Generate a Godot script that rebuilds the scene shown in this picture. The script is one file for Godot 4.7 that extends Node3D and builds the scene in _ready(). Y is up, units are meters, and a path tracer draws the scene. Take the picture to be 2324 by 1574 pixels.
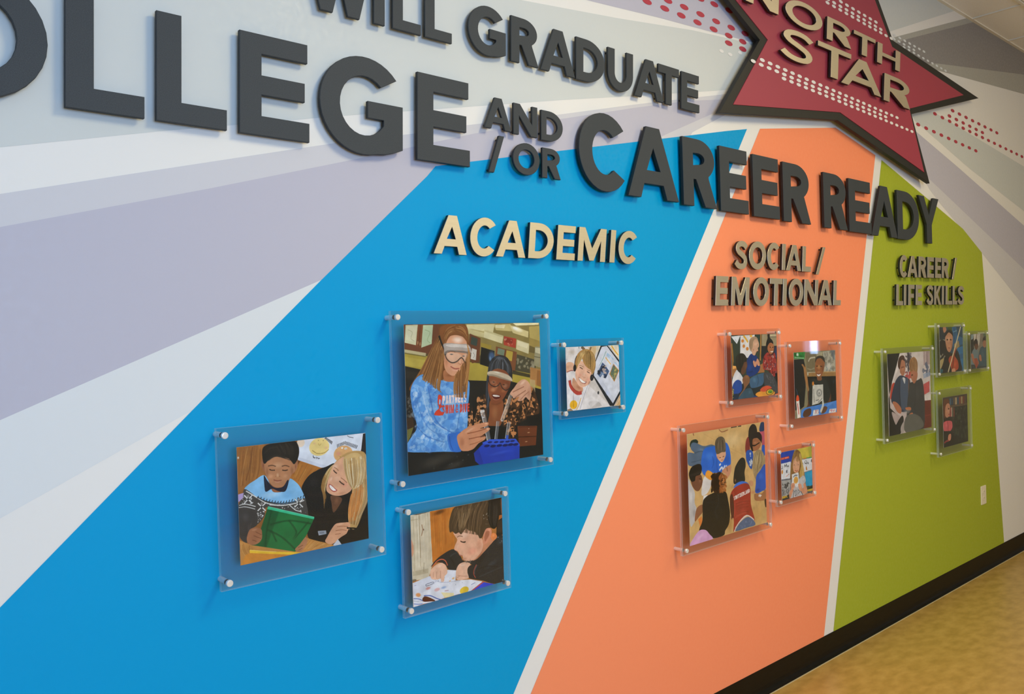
extends Node3D

# A corridor wall with a printed mural, stud-mounted letters, a star sign and acrylic photo frames.
# x runs along the mural wall, y is up, z points from the wall into the room. Metres.

const CEILING_Y := 3.32
var taken := {}
var rng := RandomNumberGenerator.new()
var mats := {}

func _ready() -> void:
	rng.seed = 20417
	camera_and_light()
	make_materials()
	room()
	mural()
	star_sign()
	lettering()
	photo_frames()
	wall_outlet()


# ---------------------------------------------------------------- camera, environment, lamps

func camera_and_light() -> void:
	var cam := Camera3D.new()
	cam.name = "camera"
	cam.fov = 45.6481
	cam.near = 0.05
	cam.far = 60.0
	cam.transform = Transform3D(Vector3(0.750589, -0.030046, 0.660086), Vector3(0.028792, 0.999504, 0.012756), Vector3(-0.660142, 0.009431, 0.751082), Vector3(0.000000, 1.485000, 1.881303))
	add_child(cam)
	cam.current = true
	var env := Environment.new()
	env.background_mode = Environment.BG_COLOR
	env.background_color = Color(0.62, 0.72, 0.84)
	env.background_energy_multiplier = 1.0
	env.tonemap_mode = Environment.TONE_MAPPER_LINEAR
	env.tonemap_exposure = 1.0
	env.sdfgi_enabled = true
	env.ssao_enabled = true
	env.ssil_enabled = true
	var we := WorldEnvironment.new()
	we.name = "environment"
	we.environment = env
	add_child(we)
	# daylight through the window of the far wall and of the corridor's end, and lamplight through the high
	# borrowed-light window of the room across the corridor (x, y = middle of the pane)
	window_light(Vector3(0.1, 1.75, 4.95), Vector2(2.9, 1.8), 0.0, 14.5)
	window_light(Vector3(9.95, 1.45, 3.62), Vector2(0.10, 0.54), PI / 2, 0.16)
	window_light(Vector3(5.7, 2.5, 4.95), Vector2(2.5, 0.7), 0.0, 1.6, WARM)
	# the warm ceiling panels stand in LAMPS; their builder sets the light in each

# x, z, energy and place of each ceiling panel
const LAMPS := [[2.05, 2.115, 6.2, "GRADUATE"], [4.49, 2.115, 3.4, "STAR"]]
const DAY := Color(0.635, 0.79, 0.985)
const WARM := Color(1.0, 0.93, 0.73)

func window_light(at: Vector3, size: Vector2, turn: float, energy: float, tint := DAY) -> void:
	var l := AreaLight3D.new()
	l.name = "daylight"
	l.area_size = size
	l.light_color = tint
	l.light_energy = energy
	l.shadow_enabled = true
	l.set("area_range", 30.0)
	add_child(l, true)
	l.position = at + Vector3(0, 0, -1).rotated(Vector3.UP, turn) * 0.02
	l.rotation.y = turn

func ceiling_light(at: Vector3, energy: float, over: String) -> void:
	var t := thing("ceiling_light", "recessed white ceiling light panel above the word %s" % over, "ceiling light", at, "ceiling light panels")
	var fr := SurfaceTool.new()
	fr.begin(Mesh.PRIMITIVE_TRIANGLES)
	for s in [-1.0, 1.0]:
		box(fr, Vector3(s * 0.295, -0.006, 0), Vector3(0.02, 0.014, 1.2))
		box(fr, Vector3(0, -0.006, s * 0.595), Vector3(0.57, 0.014, 0.02))
	commit(fr, "trim_frame", mat("white_metal"), t)
	var df := SurfaceTool.new()
	df.begin(Mesh.PRIMITIVE_TRIANGLES)
	box(df, Vector3(0, -0.002, 0), Vector3(0.57, 0.006, 1.17))
	commit(df, "diffuser", mat("lamp_glow"), t)
	var l := AreaLight3D.new()
	l.name = "panel_light"
	l.area_size = Vector2(0.57, 1.17)
	l.light_color = WARM
	l.light_energy = energy
	l.shadow_enabled = true
	l.set("area_range", 30.0)
	t.add_child(l)
	l.position = Vector3(0, -0.03, 0)
	l.rotation.x = -PI / 2


# ---------------------------------------------------------------- helpers

func numbered(called: String) -> String:
	var n: int = taken.get(called, 0)
	taken[called] = n + 1
	return called if n == 0 else "%s_%03d" % [called, n]

func thing(called: String, label: String, category: String, at := Vector3.ZERO, group := "") -> Node3D:
	var o := Node3D.new()
	o.name = numbered(called)
	add_child(o)
	o.position = at
	o.set_meta("label", label)
	o.set_meta("category", category)
	if group:
		o.set_meta("group", group)
	return o

func commit(st: SurfaceTool, called: String, m: Material, parent: Node = self) -> MeshInstance3D:
	return put(st.commit(), called, m, parent)

func put(mesh: Mesh, called: String, m: Material, parent: Node = self) -> MeshInstance3D:
	var o := MeshInstance3D.new()
	o.mesh = mesh
	o.material_override = m
	o.name = called
	o.cast_shadow = GeometryInstance3D.SHADOW_CASTING_SETTING_ON
	parent.add_child(o, true)
	return o

func structure(st: SurfaceTool, called: String, m: Material) -> MeshInstance3D:
	var o := commit(st, called, m)
	o.set_meta("kind", "structure")
	return o

func tool() -> SurfaceTool:
	var st := SurfaceTool.new()
	st.begin(Mesh.PRIMITIVE_TRIANGLES)
	return st

func tri(st: SurfaceTool, a: Vector3, b: Vector3, c: Vector3, n: Vector3) -> void:
	# front faces run clockwise
	if (b - a).cross(c - a).dot(n) > 0:
		var k := b
		b = c
		c = k
	for v in [a, b, c]:
		st.set_normal(n)
		st.add_vertex(v)

func quad(st: SurfaceTool, a: Vector3, b: Vector3, c: Vector3, d: Vector3, n: Vector3) -> void:
	tri(st, a, b, c, n)
	tri(st, a, c, d, n)

func box(st: SurfaceTool, c: Vector3, s: Vector3) -> void:
	var h := s * 0.5
	for ax in 3:
		var u := (ax + 1) % 3
		var w := (ax + 2) % 3
		for sg in [-1.0, 1.0]:
			var n := Vector3.ZERO
			n[ax] = sg
			var p := []
			for k in [[-1, -1], [1, -1], [1, 1], [-1, 1]]:
				var v := c
				v[ax] += sg * h[ax]
				v[u] += k[0] * h[u]
				v[w] += k[1] * h[w]
				p.append(v)
			quad(st, p[0], p[1], p[2], p[3], n)

# a turned shape round the z axis: profile of (radius, z)
func lathe(st: SurfaceTool, c: Vector3, profile: Array, sides := 20) -> void:
	for i in profile.size() - 1:
		var p: Vector2 = profile[i]
		var q: Vector2 = profile[i + 1]
		var e := (q - p).normalized()
		for k in sides:
			var a0 := TAU * k / sides
			var a1 := TAU * (k + 1) / sides
			var d0 := Vector3(cos(a0), sin(a0), 0)
			var d1 := Vector3(cos(a1), sin(a1), 0)
			var n := (d0 + d1).normalized() * e.y + Vector3(0, 0, -e.x)
			var v := [c + d0 * p.x + Vector3(0, 0, p.y), c + d1 * p.x + Vector3(0, 0, p.y), c + d1 * q.x + Vector3(0, 0, q.y), c + d0 * q.x + Vector3(0, 0, q.y)]
			quad(st, v[0], v[1], v[2], v[3], n)

func outward(poly: PackedVector2Array, i: int) -> Vector2:
	# mitre direction at a corner of a counter-clockwise outline, scaled so that both edges move by one
	var n := poly.size()
	var a := (poly[i] - poly[(i + n - 1) % n]).normalized()
	var b := (poly[(i + 1) % n] - poly[i]).normalized()
	var na := Vector2(a.y, -a.x)
	var nb := Vector2(b.y, -b.x)
	return (na + nb) / maxf(0.35, 1.0 + na.dot(nb))

func turned(poly: PackedVector2Array, ccw: bool) -> PackedVector2Array:
	var area := 0.0
	for i in poly.size():
		area += poly[i].cross(poly[(i + 1) % poly.size()])
	var q := poly.duplicate()
	if (area > 0) != ccw:
		q.reverse()
	return q

func with_holes(outer: PackedVector2Array, holes: Array) -> PackedVector2Array:
	# cuts a slit from the outline to each hole so that the whole is one simple outline
	var out := outer.duplicate()
	for hole: PackedVector2Array in holes:
		var best := INF
		var bi := 0
		var bj := 0
		for i in out.size():
			for j in hole.size():
				var d := out[i].distance_squared_to(hole[j])
				if d < best:
					best = d
					bi = i
					bj = j
		var q := PackedVector2Array()
		for i in bi + 1:
			q.append(out[i])
		for j in hole.size() + 1:
			q.append(hole[(bj + j) % hole.size()])
		for i in range(bi, out.size()):
			q.append(out[i])
		out = q
	return out

# a plate cut to an outline with holes, from z0 to z1, its front edge chamfered; returns the triangles' middles by size
func plate(st: SurfaceTool, outer: PackedVector2Array, holes: Array, z0: float, z1: float, chamfer: float, front := true) -> Array:
	var o := turned(outer, true)
	var loops := [o]
	for hl in holes:
		loops.append(turned(hl, false))
	var inset := []
	for lp: PackedVector2Array in loops:
		var q := PackedVector2Array()
		for i in lp.size():
			q.append(lp[i] - outward(lp, i) * chamfer)
		inset.append(q)
	for k in loops.size():
		var lp: PackedVector2Array = loops[k]
		var ins: PackedVector2Array = inset[k]
		for i in lp.size():
			var j := (i + 1) % lp.size()
			var e := (lp[j] - lp[i]).normalized()
			var n := Vector3(e.y, -e.x, 0)
			var a := Vector3(lp[i].x, lp[i].y, z0)
			var b := Vector3(lp[j].x, lp[j].y, z0)
			var up := Vector3(0, 0, z1 - chamfer - z0)
			quad(st, a, b, b + up, a + up, n)
			if chamfer > 0:
				quad(st, a + up, b + up, Vector3(ins[j].x, ins[j].y, z1), Vector3(ins[i].x, ins[i].y, z1), (n + Vector3.BACK).normalized())
	var spots := []
	for side in 2:
		if side == 1 and not front:
			continue
		var use: Array = inset if side == 1 else loops
		var flat := with_holes(use[0], use.slice(1))
		var idx := Geometry2D.triangulate_polygon(flat)
		if idx.is_empty():
			push_warning("an outline could not be filled")
		var z := z1 if side == 1 else z0
		for t in range(0, idx.size(), 3):
			var a := flat[idx[t]]
			var b := flat[idx[t + 1]]
			var c := flat[idx[t + 2]]
			tri(st, Vector3(a.x, a.y, z), Vector3(b.x, b.y, z), Vector3(c.x, c.y, z), Vector3(0, 0, 1 if side == 1 else -1))
			if side == 0:
				var la := a.distance_to(b)
				var lb := b.distance_to(c)
				var lc := c.distance_to(a)
				# inscribed circle: middle and radius
				var per := la + lb + lc
				spots.append([absf((b - a).cross(c - a)) / per, (a * lb + b * lc + c * la) / per])
	spots.sort_custom(func(p, q): return p[0] > q[0])
	return spots

func face(st: SurfaceTool, outline: PackedVector2Array, z: float) -> void:
	var idx := Geometry2D.triangulate_polygon(outline)
	if idx.is_empty():
		push_warning("a painted field could not be filled %s" % str(outline))
	for t in range(0, idx.size(), 3):
		var a := outline[idx[t]]
		var b := outline[idx[t + 1]]
		var c := outline[idx[t + 2]]
		tri(st, Vector3(a.x, a.y, z), Vector3(b.x, b.y, z), Vector3(c.x, c.y, z), Vector3.BACK)

func points(flat: Array) -> PackedVector2Array:
	var q := PackedVector2Array()
	for i in range(0, flat.size(), 2):
		q.append(Vector2(flat[i], flat[i + 1]))
	return q


# ---------------------------------------------------------------- materials

func mat(key: String) -> StandardMaterial3D:
	return mats[key]

func paint(key: String, c: Color, rough := 0.55, metal := 0.0, spec := 0.5) -> StandardMaterial3D:
	var m := StandardMaterial3D.new()
	m.resource_name = key
	m.albedo_color = c
	m.roughness = rough
	m.metallic = metal
	m.metallic_specular = spec
	mats[key] = m
	return m

func noise_map(freq: float, ramp: Array, seed_: int, size := 512, octaves := 4) -> NoiseTexture2D:
	var n := FastNoiseLite.new()
	n.seed = seed_
	n.noise_type = FastNoiseLite.TYPE_SIMPLEX_SMOOTH
	n.frequency = freq
	n.fractal_octaves = octaves
	var t := NoiseTexture2D.new()
	t.width = size
	t.height = size
	t.seamless = true
	t.noise = n
	var g := Gradient.new()
	g.offsets = PackedFloat32Array([0.0, 0.5, 1.0])
	g.colors = PackedColorArray(ramp)
	t.color_ramp = g
	return t

func rgb(r: int, g: int, b: int) -> Color:
	return Color8(r, g, b)

func make_materials() -> void:
	# the printed vinyl of the mural: one colour per field, a faint grain in its gloss
	var grain := noise_map(0.08, [Color(0.3, 0.3, 0.3), Color(0.5, 0.5, 0.5), Color(0.7, 0.7, 0.7)], 5, 256, 3)
	var fields := {
		"mural_white": rgb(228, 225, 220),
		"mural_pale": rgb(202, 205, 202),
		"mural_mist": rgb(216, 218, 218),
		"mural_lavender": rgb(185, 182, 194),
		"mural_haze": rgb(202, 200, 204),
		"mural_blue": rgb(0, 152, 206),
		"mural_orange": rgb(246, 144, 101),
		"mural_green": rgb(162, 173, 50),
		"dot_red": rgb(178, 66, 78),
		"mural_slate": rgb(142, 138, 136),
		"mural_stone": rgb(170, 168, 160),
		"mural_veil": rgb(190, 186, 184),
	}
	for k in fields:
		var m := paint(k, fields[k], 1.0, 0.0, 0.28)
		m.roughness_texture = grain
		m.uv1_triplanar = true
		m.uv1_scale = Vector3(2.5, 2.5, 2.5)
	# letters
	var speck := noise_map(0.35, [rgb(50, 54, 57), rgb(61, 65, 68), rgb(73, 78, 81)], 11, 256, 2)
	var ch := paint("charcoal", Color.WHITE, 0.62, 0.0, 0.35)
	ch.albedo_texture = speck
	ch.uv1_triplanar = true
	ch.uv1_scale = Vector3(6, 6, 6)
	paint("letter_side", rgb(26, 28, 29), 0.6)
	var brushed := noise_map(0.02, [rgb(212, 203, 182), rgb(217, 208, 187), rgb(222, 213, 192)], 23, 256, 3)
	var ga := paint("brushed_metal", Color.WHITE, 0.40, 0.8)
	ga.albedo_texture = brushed
	ga.uv1_triplanar = true
	ga.uv1_scale = Vector3(2, 60, 2)
	paint("stud", rgb(60, 62, 64), 0.4, 0.6)
	paint("star_magenta", rgb(158, 56, 74), 0.55)
	paint("star_border", rgb(30, 31, 30), 0.6)
	# frames
	var ac := paint("acrylic", Color(0.20, 0.27, 0.27, 0.05), 0.02, 0.0, 0.36)
	ac.transparency = BaseMaterial3D.TRANSPARENCY_ALPHA
	var ed := paint("acrylic_edge", Color(0.90, 0.95, 0.95, 0.30), 0.28)
	ed.transparency = BaseMaterial3D.TRANSPARENCY_ALPHA
	paint("steel", rgb(246, 246, 246), 0.25, 0.5)
	paint("paper", rgb(236, 236, 234), 0.7)
	# room
	paint("white_metal", rgb(226, 226, 222), 0.5)
	paint("wall_paint", rgb(168, 160, 146), 0.8)
	paint("sealant", rgb(196, 184, 150), 0.6)
	paint("plaster", rgb(206, 200, 186), 0.8)
	paint("ivory_plastic", rgb(226, 216, 190), 0.4)
	paint("slot_dark", rgb(40, 38, 34), 0.6)
	var glow := paint("lamp_glow", rgb(250, 244, 232), 0.6)
	glow.emission_enabled = true
	glow.emission = WARM
	glow.emission_energy_multiplier = 1.0
	var day := paint("window_glow", rgb(240, 244, 250), 0.4)
	day.emission_enabled = true
	day.emission = DAY
	day.emission_energy_multiplier = 1.5
	var tile := paint("tile_board", Color.WHITE, 0.9)
	tile.albedo_texture = noise_map(0.12, [rgb(244, 241, 232), rgb(248, 245, 238), rgb(252, 250, 244)], 31, 256, 4)
	tile.uv1_triplanar = true
	tile.uv1_world_triplanar = true
	tile.uv1_scale = Vector3(3, 3, 3)
	paint("grid_metal", rgb(236, 230, 214), 0.5)
	var rubber := paint("rubber", Color.WHITE, 0.42, 0.0, 0.32)
	rubber.albedo_texture = noise_map(0.02, [rgb(9, 9, 8), rgb(12, 12, 10), rgb(22, 21, 19)], 37, 512, 5)
	rubber.uv1_triplanar = true
	rubber.uv1_world_triplanar = true
	rubber.uv1_scale = Vector3(1.2, 6, 1.2)
	var fl := paint("linoleum", Color.WHITE, 0.36, 0.0, 0.45)
	fl.albedo_texture = noise_map(0.02, [rgb(162, 131, 66), rgb(181, 147, 80), rgb(197, 163, 95)], 41, 1024, 7)
	fl.uv1_triplanar = true
	fl.uv1_world_triplanar = true
	fl.uv1_scale = Vector3(0.4, 0.4, 0.8)


# ---------------------------------------------------------------- the room

const X0 := -3.6
const X1 := 10.0
const Z1 := 5.0

func wall_with_openings(called: String, along: Vector3, origin: Vector3, length: float, openings: Array, inward: Vector3, coat := "wall_paint") -> void:
	# boxes beside, under and over the openings (each a Rect2: along the wall from origin, above the floor), in order
	var st := tool()
	var th := 0.15
	var rects := []
	var x := 0.0
	for o: Rect2 in openings:
		rects.append(Rect2(x, 0, o.position.x - x, CEILING_Y))
		rects.append(Rect2(o.position.x, 0, o.size.x, o.position.y))
		rects.append(Rect2(o.position.x, o.end.y, o.size.x, CEILING_Y - o.end.y))
		x = o.end.x
	rects.append(Rect2(x, 0, length - x, CEILING_Y))
	for r: Rect2 in rects:
		var c: Vector3 = origin + along * (r.position.x + r.size.x / 2) + Vector3.UP * (r.position.y + r.size.y / 2) - inward * th / 2
		box(st, c, (along.abs() * r.size.x + Vector3.UP * r.size.y + inward.abs() * th))
	structure(st, called, mat(coat))

func window_in(called: String, along: Vector3, middle: Vector3, size: Vector2, inward: Vector3, bars: int, glow := "window_glow") -> void:
	var st := tool()
	box(st, middle - inward * 0.09, along.abs() * size.x + Vector3.UP * size.y + inward.abs() * 0.01)
	var w := structure(st, called, mat(glow))
	var f := tool()
	for s in [-1.0, 1.0]:
		box(f, middle + Vector3.UP * s * (size.y / 2 - 0.025) - inward * 0.06, along.abs() * size.x + Vector3.UP * 0.05 + inward.abs() * 0.05)
		box(f, middle + along * s * (size.x / 2 - 0.025) - inward * 0.06, along.abs() * 0.05 + Vector3.UP * (size.y - 0.1) + inward.abs() * 0.05)
	commit(f, "window_frame", mat("white_metal"), w)
	for k in bars:
		var b := tool()
		box(b, middle + along * size.x * ((k + 1.0) / (bars + 1) - 0.5) - inward * 0.062, along.abs() * 0.04 + Vector3.UP * (size.y - 0.1) + inward.abs() * 0.04)
		commit(b, "mullion", mat("white_metal"), w)

func room() -> void:
	var st := tool()
	box(st, Vector3((X0 + X1) / 2, -0.1, Z1 / 2), Vector3(X1 - X0 + 0.6, 0.2, Z1 + 0.6))
	structure(st, "floor", mat("linoleum"))
	# the mural wall
	st = tool()
	box(st, Vector3((X0 + X1) / 2, CEILING_Y / 2 + 0.1, -0.1), Vector3(X1 - X0 + 0.3, CEILING_Y + 0.2, 0.2))
	structure(st, "wall_back", mat("mural_white"))
	# walls behind the camera and at the corridor's ends
	wall_with_openings("wall_front", Vector3.RIGHT, Vector3(X0, 0, Z1), X1 - X0, [Rect2(-1.4 - X0, 0.8, 3.0, 1.9), Rect2(4.4 - X0, 2.1, 2.6, 0.8)], Vector3.FORWARD)
	window_in("window_1", Vector3.RIGHT, Vector3(0.1, 1.75, Z1), Vector2(3.0, 1.9), Vector3.FORWARD, 2)
	wall_with_openings("wall_right", Vector3.BACK, Vector3(X1, 0, 0), Z1, [Rect2(3.55, 1.15, 0.33, 0.6)], Vector3.LEFT, "plaster")
	window_in("window_2", Vector3.BACK, Vector3(X1, 1.45, 3.715), Vector2(0.33, 0.6), Vector3.LEFT, 1)
	window_in("window_3", Vector3.RIGHT, Vector3(5.7, 2.5, Z1), Vector2(2.6, 0.8), Vector3.FORWARD, 3, "lamp_glow")
	st = tool()
	box(st, Vector3(X0 - 0.075, CEILING_Y / 2, Z1 / 2), Vector3(0.15, CEILING_Y, Z1))
	structure(st, "wall_left", mat("plaster"))
	# suspended ceiling: slab, boards, grid
	st = tool()
	box(st, Vector3((X0 + X1) / 2, CEILING_Y + 0.12, Z1 / 2), Vector3(X1 - X0 + 0.3, 0.16, Z1 + 0.3))
	var ceil_ := structure(st, "ceiling", mat("plaster"))
	var xs := []
	var x := 5.40 - 0.61 * 14
	while x < X1 - 0.3:
		xs.append(x)
		x += 0.61
	var zs := [0.285, 1.505, 2.725, 3.945]
	var long_board := board(0.594, 1.204)
	var short_board := board(0.594, 0.269)
	var end_board := board(0.594, 1.04)
	for i in xs.size() - 1:
		for j in 5:
			var z0: float = 0.0 if j == 0 else zs[j - 1]
			var z1: float = Z1 if j == 4 else zs[j]
			var lamp := false
			for lp in LAMPS:
				if absf(lp[0] - (xs[i] + 0.305)) < 0.1 and lp[1] > z0 and lp[1] < z1:
					lamp = true
			if lamp:
				continue
			var o := put(short_board if j == 0 else end_board if j == 4 else long_board, "ceiling_tile", mat("tile_board"), ceil_)
			o.position = Vector3(xs[i] + 0.305, CEILING_Y + 0.012, (z0 + z1) / 2)
	for lp in LAMPS:
		ceiling_light(Vector3(lp[0], CEILING_Y, lp[1]), lp[2], lp[3])
	for xx in xs:
		var g := tool()
		box(g, Vector3(xx, CEILING_Y + 0.006, Z1 / 2), Vector3(0.015, 0.012, Z1))
		commit(g, "grid_bar", mat("grid_metal"), ceil_)
	for zz in zs:
		var g := tool()
		box(g, Vector3((X0 + X1) / 2, CEILING_Y + 0.0055, zz), Vector3(X1 - X0, 0.013, 0.015))
		commit(g, "grid_bar", mat("grid_metal"), ceil_)
	var ang := tool()
	box(ang, Vector3((X0 + X1) / 2, CEILING_Y + 0.006, 0.009), Vector3(X1 - X0, 0.013, 0.018))
	commit(ang, "wall_angle", mat("grid_metal"), ceil_)
	# black cove base: a swept profile with a rounded toe
	var prof := [Vector2(0.0, 0.103), Vector2(0.0022, 0.103), Vector2(0.0032, 0.1015), Vector2(0.0034, 0.03), Vector2(0.006, 0.017), Vector2(0.011, 0.008), Vector2(0.018, 0.0035), Vector2(0.023, 0.0015), Vector2(0.023, 0.0)]
	st = tool()
	for i in prof.size() - 1:
		var e: Vector2 = (prof[i + 1] - prof[i]).normalized()
		var n := Vector3(0, e.x, -e.y)
		quad(st, Vector3(X0, prof[i].y, prof[i].x), Vector3(X1, prof[i].y, prof[i].x), Vector3(X1, prof[i + 1].y, prof[i + 1].x), Vector3(X0, prof[i + 1].y, prof[i + 1].x), n)
	var base := structure(st, "baseboard_back", mat("rubber"))
	st = tool()
	box(st, Vector3((X0 + X1) / 2, 0.0006, 0.0252), Vector3(X1 - X0, 0.0012, 0.0044))
	commit(st, "sealant_line", mat("sealant"), base)

func board(w: float, l: float) -> ArrayMesh:
	var st := tool()
	var b := 0.006
	var t := 0.016
	var q := [Vector3(-w / 2, 0, -l / 2), Vector3(w / 2, 0, -l / 2), Vector3(w / 2, 0, l / 2), Vector3(-w / 2, 0, l / 2)]
	var low := [Vector3(-w / 2 + b, -b, -l / 2 + b), Vector3(w / 2 - b, -b, -l / 2 + b), Vector3(w / 2 - b, -b, l / 2 - b), Vector3(-w / 2 + b, -b, l / 2 - b)]
	quad(st, low[0], low[1], low[2], low[3], Vector3.DOWN)
	for i in 4:
		var j := (i + 1) % 4
		var out: Vector3 = ((q[i] + q[j]) * 0.5).normalized()
		quad(st, q[i], q[j], low[j], low[i], (out + Vector3.DOWN).normalized())
		quad(st, q[i], q[j], q[j] + Vector3.UP * t, q[i] + Vector3.UP * t, out)
	return st.commit()


# ---------------------------------------------------------------- the printed mural

# field name, paint, outline on the wall (x, y, x, y ...); later fields lie over earlier ones
const FIELDS := [
	["painted_ray", "mural_pale", 0.0004, [-1.2, 1.5186, 0.326, 1.8933, 0.632, 1.9684, 1.0901, 2.0739, 1.4908, 2.1619, 1.8932, 2.2501, 2.255, 2.325, 2.8309, 2.4483, 3.3405, 2.6422, 3.0372, 2.6792, 3.014, 2.6706, 2.6128, 2.6356, 2.1802, 2.5805, 1.7321, 2.5314, -1.2, 2.21]],
	["painted_ray", "mural_lavender", 0.0004, [-1.2, 2.3418, 2.0273, 2.6047, 2.1818, 2.6172, 2.4108, 2.636, 2.7663, 2.6585, 3.0372, 2.6792, 3.3405, 2.6422, 3.3613, 3.0514, 2.3, 3.2, -1.2, 3]],
	["painted_ray", "mural_haze", 0.0004, [-1.2, 1.3902, 0.3232, 1.8011, 0.5371, 1.8588, 0.8772, 1.9501, 1.067, 2.0005, 1.3159, 2.0605, 1.4887, 2.108, 1.8913, 2.2038, 2.2537, 2.2947, 2.4801, 2.349, 2.8301, 2.4324, 2.8291, 2.4113, 2.5687, 2.3606, 2.2532, 2.283, 1.8907, 2.1888, 1.5306, 2.091, 1.1258, 1.9664, 0.7381, 1.8521, 0.3212, 1.7359, -1.2, 1.312]],
	["painted_ray", "mural_lavender", 0.0004, [-1.2, 1.312, 0.3212, 1.7359, 0.7381, 1.8521, 1.1258, 1.9664, 1.5306, 2.091, 1.8907, 2.1888, 2.2532, 2.283, 2.5687, 2.3606, 2.8291, 2.4113, 2.8123, 2.3754, 2.7337, 2.3404, 2.4616, 2.2279, 2.4053, 2.2038, 2.4026, 2.1715, 1.5629, 1.891, 1.056, 1.6219, 1.0182, 1.6491, 0.4041, 1.3958, 0.3094, 1.3564, -1.2, 0.728]],
	["painted_ray", "mural_haze", 0.0004, [2.4053, 2.2038, 2.4616, 2.2279, 2.7337, 2.3404, 2.8123, 2.3754, 2.8263, 2.3533, 2.8263, 2.3533, 2.7773, 2.33, 2.5949, 2.2469, 2.5617, 2.2091, 2.4026, 2.1715]],
	["painted_ray", "mural_mist", 0.0004, [-1.2, 0.728, 0.3094, 1.3564, 0.4041, 1.3958, 1.0182, 1.6491, 1.056, 1.6219, 0.7179, 1.3439, 0.6849, 1.3465, 0.3035, 1.1639, -1.2, 0.444]],
	["painted_ray", "mural_pale", 0.0004, [3.3405, 2.6422, 3.7528, 2.9916, 4, 3.32, 5.1653, 3.32, 4.3162, 3.012, 4.1561, 2.9232]],
	["painted_ray", "mural_stone", 0.0004, [4.2054, 2.9338, 4.3859, 3, 5.3465, 3.32, 5.4512, 3.32, 5.4113, 3.3071, 4.5138, 3.0152, 4.2035, 2.9]],
	["painted_ray", "mural_slate", 0.0004, [4.2035, 2.9, 4.5138, 3.0152, 5.4113, 3.3071, 5.4512, 3.32, 7.3582, 3.32, 4.8958, 2.9611, 4.4565, 2.8604]],
	["painted_ray", "mural_stone", 0.0004, [4.4565, 2.8604, 4.8958, 2.9611, 7.3582, 3.32, 9.8132, 3.32, 4.8934, 2.9227, 4.5086, 2.8356]],
	["painted_ray", "mural_pale", 0.0004, [4.4982, 2.6588, 4.8514, 2.6773, 6.3032, 2.545, 9.6, 2.2444, 9.6, 1.6095, 6.2817, 2.2431, 5.3214, 2.4264, 4.585, 2.5926]],
	["painted_ray", "mural_lavender", 0.0004, [4.4926, 2.5646, 4.5993, 2.5356, 5.1664, 2.4086, 6.2747, 2.1447, 9.6, 1.3528, 9.6, 0.8529, 6.2538, 1.8503, 4.868, 2.2634, 4.7115, 2.3082, 4.5348, 2.3597]],
	["painted_ray", "mural_haze", 0.0004, [4.5889, 2.3424, 4.7115, 2.3082, 4.868, 2.2634, 6.2538, 1.8503, 9.6, 0.8529, 9.6, 0.113, 6.2361, 1.6015, 5.4993, 1.9276, 4.8633, 2.1865, 4.7538, 2.24]],
	["blue_panel", "mural_blue", 0.0008, [-0.6787, 0.09, 0.2981, 0.9903, 0.7149, 1.3744, 1.0182, 1.6491, 1.3556, 1.9469, 1.3862, 1.9787, 1.5158, 2.0071, 1.8864, 2.0862, 2.8231, 2.2847, 2.9643, 2.3126, 1.9591, 0.8911, 1.6166, 0.4139, 1.384, 0.09]],
	["orange_panel", "mural_orange", 0.0008, [1.4685, 0.09, 1.6866, 0.3923, 2.0371, 0.8781, 3.0615, 2.3282, 3.7057, 2.4267, 4.1058, 2.3485, 3.4739, 0.1026, 3.4703, 0.09]],
	["green_panel", "mural_green", 0.0008, [3.5574, 0.09, 3.5605, 0.1012, 4.1727, 2.3324, 4.6874, 2.1951, 5.2098, 2.0539, 5.4993, 1.9276, 5.6313, 1.0364, 5.7563, 0.1059, 5.7584, 0.09]],
]
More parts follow.
